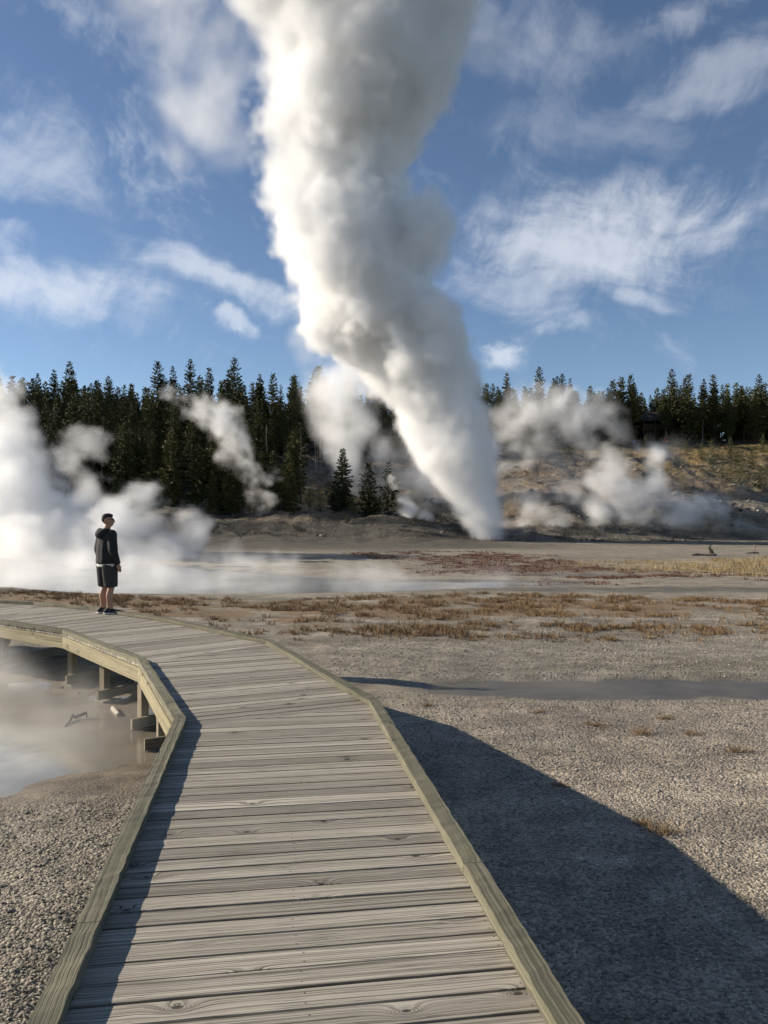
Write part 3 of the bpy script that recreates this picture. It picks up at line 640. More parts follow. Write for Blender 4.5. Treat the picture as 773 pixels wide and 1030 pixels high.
def forest():
    bark = bark_mat('bark', (.06, .048, .038), (.13, .11, .09)); pale = bark_mat('bleached wood', (.24, .22, .19), (.42, .39, .34))
    lf = leaf_mat('spruce needles', (.024, .031, .013), (.058, .064, .023), (.14, .125, .048))
    lf2 = leaf_mat('pine needles', (.028, .036, .014), (.058, .064, .024), (.12, .11, .042))
    lfd = leaf_mat('dark fir needles', (.010, .014, .008), (.022, .028, .012), (.05, .05, .02))
    dense = [conifer_meshes(100+i, H, Rm, b, dr, de, gap=g, mat_c=lf, mat_t=bark) for i, (H, Rm, b, dr, de, g) in enumerate(
        [(14, 2.4, .05, .45, 1.3, .05), (12, 2.1, .04, .5, 1.25, .08), (15.5, 2.2, .12, .4, 1.15, .12), (10, 2.1, .03, .45, 1.3, .05), (13, 2.7, .08, .35, 1.25, .1)])]
    lodge = [conifer_meshes(200+i, H, Rm, b, dr, de, gap=g, mat_c=lf2, mat_t=bark) for i, (H, Rm, b, dr, de, g) in enumerate(
        [(14, 2.2, .32, .1, 1.2, .12), (15, 1.9, .38, .05, 1.1, .2), (12.5, 2.3, .22, .15, 1.2, .1), (13.5, 1.7, .3, .1, 1.0, .25), (16, 2.1, .2, .2, 1.15, .12)])]
    small = [conifer_meshes(300+i, H, Rm, b, dr, de, gap=g, mat_c=m_, mat_t=bark) for i, (H, Rm, b, dr, de, g, m_) in enumerate(
        [(6, 1.7, .04, .1, 1.25, .1, lfd), (6.3, 1.6, .05, .1, 1.5, .06, lfd), (6, 1.45, .06, .05, 1.0, .25, lfd), (3.2, 1.0, .03, .0, 1.3, .05, lf2), (2.2, .95, .02, 0, 1.5, .05, lf2)])]
    lone = conifer_meshes(400, 11, .95, .22, .15, .75, gap=.35, mat_c=lf2, mat_t=bark)
    snags = [snag_mesh(500+i, H, pale) for i, H in enumerate((9, 12, 7))]
    def tree(meshes, x, y, s, label, cat='conifer', group=None, name='conifer', lean=0, sz=None):
        e = empty(name, (x, y, zat(x, y)-.05)); e.rotation_euler = (random.uniform(-1, 1)*lean, random.uniform(-1, 1)*lean, random.uniform(0, 6.28)); e.scale = (s, s, s*(sz or 1))
        for me, nm in zip(meshes, ('crown', 'trunk')): o = bpy.data.objects.new(nm, me); link(o, e)
        return tag(e, label, cat, group)
    def px_x(px, d): return (px-CX)/F*d
    used = []
    def free(x, y, m):
        for a, b in used:
            if (a-x)**2+(b-y)**2 < m*m: return False
        used.append((x, y)); return True
    # left slope: from the front row up to the ridge
    n = 0; tries = 0
    while n < 222 and tries < 14000:
        tries += 1; d = random.uniform(96, 172) if random.random() < .7 else random.uniform(96, 125); px = random.uniform(-60, 330)
        if d < 104 and not (118 < px < 255 or px < 20): continue
        if d < 112 and px > 285: continue
        if d < 130 and px > 268: continue
        if d > 125 and px > 262 and random.random() < .35: continue
        x = px_x(px, d)
        if not free(x, d, 2.4 if d < 130 else 2.5): continue
        v = random.choice(dense if random.random() < .6 else lodge)
        tree(v, x, d, random.choice((.7, .8, .88, .95, 1.05))*random.uniform(.92, 1.1)*(1 if d > 115 else .85), 'dark conifer in the dense forest covering the hillside behind the pool steam', group='conifers of the dense left forest', lean=.03); n += 1
    # behind the plume and the middle steam
    n = 0; tries = 0
    while n < 45 and tries < 4000:
        tries += 1; d = random.uniform(140, 176); px = random.uniform(325, 505); x = px_x(px, d)
        if not free(x, d, 3.0): continue
        tree(random.choice(dense+lodge), x, d, random.uniform(.68, .95), 'dark conifer on the ridge half hidden behind the geyser steam', group='conifers on the ridge behind the geyser', lean=.03); n += 1
    n = 0; tries = 0
    while n < 125 and tries < 9000:
        tries += 1; d = random.uniform(160, 186); px = random.uniform(500, 830); x = px_x(px, d)
        if 640 < px < 670 and d < 172: continue
        if not free(x, d, 2.2): continue
        tree(random.choice(lodge if random.random() < .7 else dense), x, d, random.uniform(.68, 1.02), 'green pine in the row along the ridge above the bare slope', group='pines along the right ridge', lean=.03, name='pine_tree', cat='pine'); n += 1
    # a few taller individuals that break the skyline
    for px, d, s, tp in ((33, 150, 1.1, 1), (510, 164, 1.06, 0), (617, 165, 1.03, 4), (690, 165, .9, 2), (262, 150, .95, 0), (275, 152, .95, 2)):
        x = px_x(px, d)
        tree((dense+lodge)[tp] if tp < 5 else lodge[0], x, d, s, 'taller conifer standing out above the %s' % ({33: 'forest skyline by the picture edge over the pool steam', 510: 'ridge trees just right of the plume', 617: 'ridge trees left of the dark shelter', 690: 'ridge trees right of the dark shelter', 262: 'forest left of the plume, thin topped', 275: 'forest beside the drifting middle steam'}[px]))
    # the named trees in front
    tree(lone, px_x(303, 104), 104, 1.0, 'tall thin pine with a sparse crown standing alone before the forest edge', 'pine', name='pine_tree')
    for k, (px, d, m_, s, lb) in enumerate(((338, 100, 0, .88, 'small dark fir on the mound, left of the trio before the steam'), (371, 95, 1, 1.08, 'small dark fir on the mound, middle and densest of the trio'), (391, 94, 2, 1.1, 'small sparse fir on the mound with see-through crown, right of the trio'))):
        tree(small[m_], px_x(px, d), d, s, lb, 'fir', name='fir_tree')
    for px, d, s in ((296, 108, 1.1), (352, 103, .6), (285, 106, .8), (402, 94, .0), (212, 99, 1.15), (199, 98, 1.0), (222, 101, 1.2), (235, 99, .8), (349, 90, .45), (322, 99, .75), (356, 99, .7), (381, 98, .65), (312, 100, .8), (345, 102, .9), (405, 97, .45), (290, 101, .95), (275, 99, .9), (262, 98, .9)):
        if s: tree(small[3] if s < .9 else dense[3], px_x(px, d), d, s*(1 if s < .9 else .85), 'bushy young conifer at the lower edge of the forest', 'conifer', 'young conifers at the forest foot', name='young_conifer')
    for k, (px, d, s, mi) in enumerate(((716, 140, 1.5, 3), (706, 143, 1.0, 3), (735, 147, 1.1, 3), (661, 148, 1.0, 4), (690, 150, .9, 4), (757, 135, 1.2, 3), (735, 125, 1.3, 4), (745, 122, 1.5, 4), (728, 128, 1.3, 4), (765, 120, 1.6, 4), (752, 119, 1.4, 4), (718, 132, 1.3, 4), (780, 125, 1.5, 3), (742, 137, 1.0, 3), (768, 150, 1.2, 3), (650, 152, .9, 3))):
        x = px_x(px, d); tree(small[mi], x, d, s, 'low green pine bush on the golden grass of the right slope', 'pine bush', 'pine bushes on the right slope', name='pine_bush')
    for px, d, s, mi, lb in ((54, 118, .95, 1, 'bleached dead trunk standing in the forest above the pool steam'), (268, 122, .95, 0, 'pale dead trunk left of the tall thin pine'), (334, 132, 1.0, 0, 'grey dead trunk behind the small fir trio'), (290, 135, .8, 1, 'grey dead trunk behind the tall thin pine'), (318, 128, .7, 2, 'short grey dead trunk right of the tall thin pine'), (322, 138, .9, 0, 'slender dead trunk at the forest edge under the middle steam')):
        x = px_x(px, d); e = empty('dead_tree', (x, d, zat(x, d))); tag(e, lb, 'dead tree'); e.scale = (s,)*3; o = bpy.data.objects.new('trunk', snags[mi]); link(o, e)
    # the forest beyond, one mass
    V = []; T = []; off = 0
    src = [(np.array([v.co[:] for v in m[0].vertices]), np.array([p.vertices[:] for p in m[0].polygons])) for m in (dense[1], dense[2], lodge[1])]
    src = [(lambda q: ((q.mean(1, keepdims=True)+(q-q.mean(1, keepdims=True))*1.9).reshape(-1, 3), np.arange(q.shape[0]*4).reshape(-1, 4)))(v[f[::4]]) for v, f in src]; pts = []
    for _ in range(760):
        y = 180+60*random.random()**1.6; x = random.uniform(-.95, .95)*y*.9
        pts.append((x, y))
    for _ in range(170):
        y = random.uniform(108, 178); sx = random.choice((-1, 1)); x = sx*random.uniform(.60, .95)*y; pts.append((x, y)) if sx < 0 or y > 160 else None
    zz = terrain(np.array([p[0] for p in pts]), np.array([p[1] for p in pts]))
    for (x, y), z in zip(pts, zz):
        v, f = random.choice(src); s = random.uniform(.7, 1.0); a = random.uniform(0, 6.28); c, s_ = math.cos(a)*s, math.sin(a)*s
        V.append(np.stack([v[:, 0]*c-v[:, 1]*s_+x, v[:, 0]*s_+v[:, 1]*c+y, v[:, 2]*s+z], -1)); T.append(f+off); off += len(v)
    o = big_mesh('far_forest', np.concatenate(V), np.concatenate(T), lf, 4); tag(o, kind='stuff')
# ================================================================ grass
def blades(pts, h, spread, n, lean=.5, w=.006):
    """pts (k,3) tuft roots -> blade quads"""
    k = len(pts); P0 = np.repeat(np.asarray(pts), n, 0); m = len(P0); hh = np.repeat(np.asarray(h), n)*rng.uniform(.5, 1.1, m); sp = np.repeat(np.asarray(spread), n)
    a = rng.uniform(0, 6.283, m); r = sp*np.sqrt(rng.random(m)); x = P0[:, 0]+np.cos(a)*r; y = P0[:, 1]+np.sin(a)*r; z = P0[:, 2]-.01
    la = a+rng.normal(0, .7, m); ln = hh*lean*rng.uniform(.2, 1.3, m); b = rng.uniform(0, 6.283, m); ww = np.repeat(np.asarray(w)*np.ones(k), n)
    dx, dy = np.cos(b)*ww, np.sin(b)*ww
    p0 = np.stack([x-dx, y-dy, z], -1); p1 = np.stack([x+dx, y+dy, z], -1); tx = x+np.cos(la)*ln; ty = y+np.sin(la)*ln
    p2 = np.stack([tx+dx*.3, ty+dy*.3, z+hh], -1); p3 = np.stack([tx-dx*.3, ty-dy*.3, z+hh], -1)
    V = np.stack([p0, p1, p2, p3], 1).reshape(-1, 3); return V, np.arange(m*4).reshape(-1, 4)
def grasses():
    def gm(name, a, b, c):
        M = MT(name); g = M.n('ShaderNodeNewGeometry'); n = M.noise(g.outputs['Position'], .7, 3, .6)
        f = M.m('ADD', M.m('MULTIPLY', g.outputs['Random Per Island'], .6), M.m('MULTIPLY', n, .45)); return M.set(Base_Color=M.ramp(f, [(.15, a), (.5, b), (.9, c)]), Roughness=.8, Specular_IOR_Level=.2)
    tuft = gm('tuft grass', (.085, .052, .028), (.20, .125, .062), (.37, .27, .15)); gold = gm('golden grass', (.16, .115, .05), (.28, .21, .10), (.40, .31, .17)); red = gm('red growth', (.06, .028, .02), (.13, .062, .04), (.2, .11, .07))
    def scatter(x0, x1, y0, y1, n, mask, seed=0):
        x = rng.uniform(x0, x1, n); y = rng.uniform(y0, y1, n); k = rng.random(n) < np.clip(mask(x, y), 0, 1); x, y = x[k], y[k]; return np.stack([x, y, terrain(x, y)], -1)
    A = scatter(-20, 17, 19.5, 30.5, 15000, lambda x, y: band_a(x, y)*.8*sstep(.0, .5, fbm(x*1.4, y*1.4, 81, 3)+.25))
    B = scatter(-5, 13, 15.5, 20, 3800, lambda x, y: band_b(x, y)*.8)
    Cc = scatter(-8, 13, 16.5, 20.5, 260, lambda x, y: .5+0*x)
    pts = np.concatenate([A, B, Cc]); s = rng.uniform(.5, 1.3, len(pts))
    V, Fc = blades(pts, .12*s, .10*s, 26, .7, .006); o = big_mesh('dry_grass', V, Fc, tuft, 4); tag(o, kind='stuff')
    G = scatter(10, 34, 34, 52, 5000, lambda x, y: smask(x, y, 21, 42, 8, 7, .5, .45, .25, 43)*.45*sstep(-.3, .3, fbm(x*.4, y*.3, 85, 3))); s = rng.uniform(.6, 1.2, len(G))
    V, Fc = blades(G, .20*s, .3*s, 14, .5, .010); o = big_mesh('golden_grass', V, Fc, gold, 4); tag(o, kind='stuff')
    Rr = scatter(-8, 18, 33, 62, 8000, lambda x, y: red_patch(x, y)*.5); Q = scatter(5, 24, 30.5, 37, 2600, lambda x, y: sstep(0, .4, fbm(x*.3, y*.8, 82, 4))*.6)
    Rr = np.concatenate([Rr, Q]); s = rng.uniform(.5, 1.3, len(Rr)); V, Fc = blades(Rr, .085*s, .25*s, 14, 1.0, .02); o = big_mesh('red_brown_growth', V, Fc, red, 4); tag(o, kind='stuff')
    H = scatter(-40, 75, 84, 168, 9000, lambda x, y: (np.clip(sstep(140, 150, y)*sstep(25, 35, x)+smask(x, y, -6, 112, 14, 9, .4, .3, .15, 56)+sstep(30, 45, x)*sstep(118, 128, y)*.6+gauss(x, y, 2, 90, 9, 4)*.5, 0, 1))*sstep(-.1, .4, fbm(x*.2, y*.2, 83, 3))); s = rng.uniform(.6, 1.4, len(H))
    V, Fc = blades(H, .32*s, .55*s, 9, .8, .035); o = big_mesh('hillside_grass', V, Fc, gold, 4); tag(o, kind='stuff')
    K = scatter(-25, 70, 83, 160, 5000, lambda x, y: .75*sstep(-.1, .35, fbm(x*.12+5, y*.12, 84, 4))*(np.abs(x-42) > 7)); s = rng.uniform(.4, 1.5, len(K))
    brush = gm('grey brush', (.03, .028, .02), (.07, .06, .045), (.12, .11, .08)); V, Fc = blades(K, .38*s, .5*s, 12, .9, .03); o = big_mesh('low_brush', V, Fc, brush, 4); tag(o, kind='stuff')
    for k, (px, py, s, lb) in enumerate(((598, 729, 1.0, 'upright dry tuft nearest the stream on the warm gravel'), (648, 737, 1.3, 'flattened wide dry tuft right of the upright one on the gravel'), (742, 756, .9, 'small dry tuft on the sunny gravel at far right'), (663, 836, 1.2, 'dark tuft inside the boardwalk shadow close to its edge, larger of the two'), (646, 829, .7, 'dark tuft inside the boardwalk shadow close to its edge, smaller of the two'), (560, 790, .6, 'tiny dark tuft in the middle of the big shadow'), (430, 711, .7, 'little brown tuft at the tip of the big shadow'), (695, 738, .7, 'low dry tuft between the flattened and the far right tufts'), (540, 715, .6, 'faint dry tuft between the boardwalk shadow and the stream'), (668, 722, .7, 'low straw tuft close below the stream edge'))):
        p = on_z(px, py, GZ); z = zat(p.x, p.y); n = 5; pp = np.stack([p.x+rng.normal(0, .06*s, n), p.y+rng.normal(0, .04*s, n), np.full(n, z)], -1)
        V, Fc = blades(pp, np.full(n, .085*s), np.full(n, .05*s), 30, .9, .0022); o = big_mesh('grass_tuft', V-np.array((p.x, p.y, z)), Fc, tuft, 4); o.location = (p.x, p.y, z); tag(o, lb, 'grass tuft')
# ================================================================ people
def hull_between(bm, a, ra, b, rb, yaw=0, seg=10):
    """convex hull of two ellipsoids; radii are numbers or (x, y, z)"""
    vs = []
    for c, r in ((a, ra), (b, rb)):
        r = (r, r, r) if not hasattr(r, '__len__') else r
        for i in range(1, seg):
            th = math.pi*i/seg
            for j in range(seg+2):
                ph = 2*math.pi*j/(seg+2); p = Vector((r[0]*math.sin(th)*math.cos(ph), r[1]*math.sin(th)*math.sin(ph), r[2]*math.cos(th)))
                p.rotate(Matrix.Rotation(yaw, 3, 'Z')); vs.append(bm.verts.new(Vector(c)+p))
        for s in (1, -1): vs.append(bm.verts.new(Vector(c)+Vector((0, 0, s*r[2]))))
    g = bmesh.ops.convex_hull(bm, input=vs)
    bmesh.ops.delete(bm, geom=[v for v in g['geom_interior'] if isinstance(v, bmesh.types.BMVert)], context='VERTS')
def blob_obj(name, caps, mat, parent, voxel=.008, smooth=4):
    me = bpy.data.meshes.new(name); o = bpy.data.objects.new(name, me); bm = bmesh.new()
    for c in caps: hull_between(bm, *c)
    bm.to_mesh(me); bm.free(); link(o)
    m = o.modifiers.new('r', 'REMESH'); m.mode = 'VOXEL'; m.voxel_size = voxel
    m = o.modifiers.new('s', 'SMOOTH'); m.iterations = smooth; m.factor = .5
    dg = bpy.context.evaluated_depsgraph_get(); me2 = bpy.data.meshes.new_from_object(o.evaluated_get(dg)); bpy.data.objects.remove(o)
    me2.name = name; me2.materials.clear(); me2.materials.append(mat); me2.polygons.foreach_set('use_smooth', [True]*len(me2.polygons))
    return link(bpy.data.objects.new(name, me2), parent)
def cloth(name, a, b, rough=.8, sc=18):
    M = MT(name); p = M.n('ShaderNodeTexCoord').outputs['Object']; n = M.noise(p, sc, 4, .6); w = M.noise(M.v('MULTIPLY', p, (9, 9, 3.5)), 1, 2)
    M.bump(w, .03, .7); return M.set(Base_Color=M.mix(n, a, b), Roughness=rough, Specular_IOR_Level=.25)
def person(loc, rz, label, jacket, shorts, scale=1.0, detail=True, long=False):
    """local frame: faces +Y with the body turned by tb; feet at z 0; head turned to the right"""
    e = empty('person', loc, rz); e.scale = (scale,)*3; tag(e, label, 'person')
    skin = cloth('skin', (.30, .17, .115), (.38, .22, .15), .55, 6)
    def rot(p, a): p = Vector(p); p.rotate(Matrix.Rotation(a, 3, 'Z')); return p
    ft = R(-32); tb = 0.0; hd = R(-38)                        # feet, torso, head yaw
    fl = Vector((-.105, -.01, 0)); fr = Vector((.105, .0, 0))
    caps = []
    vx = .009 if detail else .02
    for s, f in ((-1, fl), (1, fr)):
        ank = f+Vector((0, 0, .085)); kn = f+Vector((-.008*s, .03, .48)); hip = Vector((.095*s, 0, .90))
        caps += [(hip, (.088, .095, .09), kn, (.056, .06, .06)), (kn, (.052, .056, .06), f+Vector((0, -.012, .33)), (.054, .060, .07)), (f+Vector((0, -.012, .33)), (.054, .060, .07), ank, (.036, .042, .04)),
                 (ank, .04, f+Vector((0, 0, .04)), (.042, .05, .035)), (f+rot((0, -.03, .035), ft), (.036, .04, .032), f+rot((0, .15, .028), ft), (.042, .04, .024))]
    caps += [((0, 0, .95), (.165, .115, .12), (0, .005, 1.15), (.15, .10, .10)), ((0, .005, 1.15), (.15, .10, .10), (0, .0, 1.36), (.18, .11, .09)), ((0, -.01, 1.40), (.06, .055, .05), (0, .01, 1.53), (.055, .055, .05))]
    # head: skull, face, nose, jaw, ears
    H = Vector((0, .02, 1.645)); hf = lambda x, y, z: H+rot((x, y, z), hd)
    caps += [(hf(0, -.02, .02), (.076, .092, .095), hf(0, .015, -.015), (.070, .085, .085), hd), (hf(0, .02, -.03), (.062, .07, .06), hf(0, .045, -.085), (.042, .04, .028), hd),
             (hf(0, .098, -.005), .010, hf(0, .112, -.028), (.013, .014, .010)), (hf(0, .088, -.055), (.024, .014, .008), hf(0, .090, -.064), (.022, .014, .008), hd),
             (hf(.076, -.01, .0), (.010, .018, .030), hf(.074, -.005, -.02), (.009, .012, .016), hd), (hf(-.076, -.01, .0), (.010, .018, .030), hf(-.074, -.005, -.02), (.009, .012, .016), hd)]
    # arms and hands with five fingers
    for s in (-1, 1):
        sh = Vector((.185*s, 0, 1.40)); el = Vector((.252*s, -.03, 1.13)); wr = Vector((.230*s if s < 0 else .240, .065 if s > 0 else .02, .885))
        caps += [(sh, .055, el, .043), (el, .042, wr, .030)]
        d = (wr-el).normalized(); palm = wr+d*.055; caps.append((wr+d*.01, (.018, .028, .02), palm+d*.02, (.016, .040, .024)))
        for i, (oy, ln) in enumerate(((.030, .065), (.011, .075), (-.009, .070), (-.027, .055))):
            a = palm+d*.035+Vector((0, oy, 0)); b = a+d*ln*.5+Vector((-.006*s, .0, 0)); c = b+d*ln*.45+Vector((-.018*s, 0, 0)); caps += [(a, .0095, b, .009), (b, .009, c, .0075)]
        a = wr+d*.03+Vector((0, .026, 0)); b = a+Vector((-.004*s, .026, -.028)); c = b+Vector((-.008*s, .010, -.026)); caps += [(a, .012, b, .0105), (b, .0105, c, .008)]
    blob_obj('body', caps, skin, e, vx, 3)
    # jacket
    jc = [((0, -.005, .90), (.222, .175, .05), (0, 0, 1.18), (.222, .168, .10)), ((0, 0, 1.18), (.222, .168, .10), (0, -.005, 1.385), (.205, .140, .07)), ((0, -.01, 1.40), (.13, .10, .05), (0, -.005, 1.47), (.078, .08, .03))]
    for s in (-1, 1):
        sh = Vector((.165*s, -.005, 1.395)); el = Vector((.252*s, -.03, 1.13)); wr = Vector((.230*s if s < 0 else .240, .060 if s > 0 else .02, .905))
        jc += [(sh, (.092, .092, .085), el, .076), (el, .075, wr, (.054, .058, .045))]
    if detail: jc += [((-.07, -.085, 1.43), (.065, .055, .045), (.07, -.085, 1.43), (.065, .055, .045)), ((0, -.10, 1.39), (.09, .05, .05), (0, -.085, 1.47), (.085, .045, .03))]
    j = blob_obj('jacket', jc, jacket, e, vx, 5)
    if detail:
        blob_obj('hood', [((-.08, -.085, 1.455), (.065, .06, .05), (0, -.155, 1.40), (.10, .055, .075)), ((.08, -.085, 1.455), (.065, .06, .05), (0, -.155, 1.40), (.10, .055, .075)), ((-.085, -.02, 1.465), (.03, .04, .03), (-.075, -.075, 1.46), .04), ((.085, -.02, 1.465), (.03, .04, .03), (.075, -.075, 1.46), .04)], jacket, j, vx, 4)
        white = cloth('shirt', (.45, .44, .42), (.52, .51, .49)); blob_obj('shirt_hem', [((0, -.004, .835), (.206, .158, .02), (0, -.002, .93), (.206, .156, .03))], white, e, vx, 2)
    sc = [((0, 0, .84), (.200, .150, .05), (0, 0, .93), (.195, .148, .05))]
    for s, f in ((-1, fl), (1, fr)):
        k = f+Vector((-.004*s, .02, .49 if not long else .12)); sc.append(((.094*s, 0, .84), (.110, .145, .08), k, (.098, .122, .025) if not long else (.07, .075, .03)))
    blob_obj('shorts' if not long else 'trousers', sc, shorts, e, vx, 3)
    if detail:
        black = cloth('shoe', (.012, .012, .013), (.03, .03, .032), .6); sole = cloth('sole', (.62, .61, .60), (.75, .74, .72), .6); sock = cloth('sock', (.02, .02, .02), (.03, .03, .03))
        for f in (fl, fr):
            s = blob_obj('shoe', [(f+rot((0, -.06, .055), ft), (.045, .05, .045), f+rot((0, .02, .06), ft), (.046, .05, .048)), (f+rot((0, .02, .055), ft), (.046, .05, .042), f+rot((0, .165, .042), ft), (.046, .05, .026)), (f+rot((0, -.03, .09), ft), (.044, .05, .03), f+rot((0, -.01, .105), ft), (.042, .046, .02))], black, e, .006, 3)
            blob_obj('sole', [(f+rot((0, -.065, .018), ft), (.048, .053, .017), f+rot((0, .05, .016), ft), (.046, .055, .015)), (f+rot((0, .05, .016), ft), (.046, .055, .015), f+rot((0, .175, .020), ft), (.047, .052, .014))], sole, s, .005, 1)
        hair = cloth('hair', (.018, .013, .010), (.035, .025, .018), .7, 60)
        blob_obj('hair', [(hf(0, -.030, .050), (.077, .084, .066), hf(0, .025, .075), (.066, .058, .036), hd), (hf(0, -.062, .005), (.066, .050, .05), hf(0, -.038, .05), (.075, .074, .05), hd), (hf(0, .052, .086), (.048, .026, .020), hf(0, .0, .092), (.058, .058, .028), hd)], hair, e, .006, 2)
        dark = MT('sunglass lens').set(Base_Color=(.008, .008, .009), Roughness=.15); gl = [(hf(.033, .092, .008), (.024, .006, .017), hf(.036, .088, .006), (.024, .008, .017), hd), (hf(-.033, .092, .008), (.024, .006, .017), hf(-.036, .088, .006), (.024, .008, .017), hd), (hf(-.03, .097, .012), .004, hf(.03, .097, .012), .004), (hf(.060, .08, .012), .004, hf(.079, -.005, .012), .0035), (hf(-.060, .08, .012), .004, hf(-.079, -.005, .012), .0035)]
        blob_obj('sunglasses', gl, dark, e, .003, 1)
    else:
        hair = cloth('hair', (.03, .02, .015), (.05, .04, .03)); blob_obj('hair', [((0, -.01, 1.69), (.085, .1, .08), (0, 0, 1.70), (.082, .09, .075))], hair, e, vx, 1)
    return e
# ================================================================ sky with cirrus
def sky():
    nt, n, L, out, bg, skyn = setup()
    M = MT('tmp'); bpy.data.materials.remove(M.mat); M.t = nt
    co = M.n('ShaderNodeTexCoord').outputs['Generated']; s = M.sep(co)
    az = M.m('ARCTAN2', s[0], s[1]); el = M.m('ARCSINE', s[2]); ae = M.xyz(az, el, 0)
    # fibrous structure: noise bent by noise, drawn out along slanting lines
    wv = M.noise(ae, 5, 3, .5, True); q = M.v('ADD', ae, M.v('SCALE', M.v('SUBTRACT', wv, (.5, .5, .5)), scale=.12))
    def fib(ang, sx, sy, det=7, r=.62):
        c, s_ = math.cos(ang), math.sin(ang); qs = M.sep(q)
        u = M.m('ADD', M.m('MULTIPLY', qs[0], c), M.m('MULTIPLY', qs[1], s_)); v = M.m('ADD', M.m('MULTIPLY', qs[0], -s_), M.m('MULTIPLY', qs[1], c))
        return M.noise(M.xyz(M.m('MULTIPLY', u, sx), M.m('MULTIPLY', v, sy), 0), 1, det, r)
    f1 = fib(R(-12), 5, 16); f2 = fib(R(-35), 6, 15); f3 = fib(R(60), 18, 30, 5); puff = M.noise(q, 30, 6, .6)
    fa = M.m('ADD', M.m('MULTIPLY', f1, .6), M.m('MULTIPLY', f3, .4)); fb = M.m('ADD', M.m('MULTIPLY', f2, .65), M.m('MULTIPLY', f3, .35))
    tot = None
    def cloud(px, py, w, h, rot, amt, f, lo=.34, hi=.62, soft=1.0):
        nonlocal tot
        x = (px-CX)/F; a0 = math.atan(x); e0 = math.atan((HOR-py)/F*math.cos(a0)); sc = math.cos(a0)
        c, s_ = math.cos(rot), math.sin(rot); qs = M.sep(q)
        dx = M.m('SUBTRACT', qs[0], a0); dy = M.m('SUBTRACT', qs[1], e0)
        u = M.m('ADD', M.m('MULTIPLY', dx, c/(w/F*sc*sc)), M.m('MULTIPLY', dy, s_/(w/F))); v = M.m('ADD', M.m('MULTIPLY', dx, -s_/(h/F)), M.m('MULTIPLY', dy, c/(h/F)))
        r2 = M.m('ADD', M.m('MULTIPLY', u, u), M.m('MULTIPLY', v, v)); g = M.m('EXPONENT', M.m('MULTIPLY', r2, -soft))
        d = M.rng(M.m('ADD', f, M.m('MULTIPLY', M.m('SUBTRACT', g, 1), .32)), lo, hi, 0, 1, True)
        d = M.m('MULTIPLY', d, M.m('MULTIPLY', M.m('MINIMUM', M.m('MULTIPLY', g, 2), 1), amt*.86))
        tot = d if tot is None else M.m('MAXIMUM', tot, d)
    cloud(612, 235, 150, 48, R(3), .62, fa, .18, .55, .8); cloud(520, 285, 90, 40, R(-20), .42, fa, .25, .6); cloud(640, 300, 60, 16, R(-12), .45, fa, .25, .6)
    cloud(30, 145, 80, 50, R(-32), .42, fb, .25, .6); cloud(55, 300, 110, 26, R(3), .6, fa, .2, .55); cloud(10, 255, 40, 50, R(-60), .45, fb)
    cloud(230, 290, 110, 22, R(-14), .55, fa, .22, .58); cloud(225, 331, 34, 10, R(-8), .5, puff, .2, .6); cloud(200, 60, 80, 80, R(20), .22, puff, .24, .75); cloud(150, 160, 70, 50, R(-40), .3, puff, .3, .7); cloud(110, 20, 110, 36, R(-20), .3, fb)
    cloud(550, 40, 110, 60, R(-25), .28, fb, .25, .65); cloud(720, 70, 90, 30, R(5), .32, fa, .25, .6); cloud(620, 120, 140, 30, R(-10), .2, fa, .25, .65); cloud(700, 10, 100, 22, R(0), .3, fa)
    cloud(508, 360, 18, 15, 0, .6, puff, .2, .55, 1.0); cloud(556, 335, 26, 12, 0, .3, puff, .2, .6, 1.0); cloud(620, 150, 10, 6, 0, .0, puff)
    gen = M.m('MULTIPLY', M.rng(fb, .52, .8, 0, .25, True), M.rng(el, .0, .1, 0, 1)); tot = M.m('MAXIMUM', tot, gen)
    tint = M.mix(1, skyn.outputs[0], (.97, 1.0, 1.04), 'MULTIPLY')
    col = M.mix(tot, tint, CLOUD_COL)
    L(col, bg.inputs[0]); L(bg.outputs[0], out.inputs[0])
CLOUD_COL = (8.6, 8.8, 9.2)
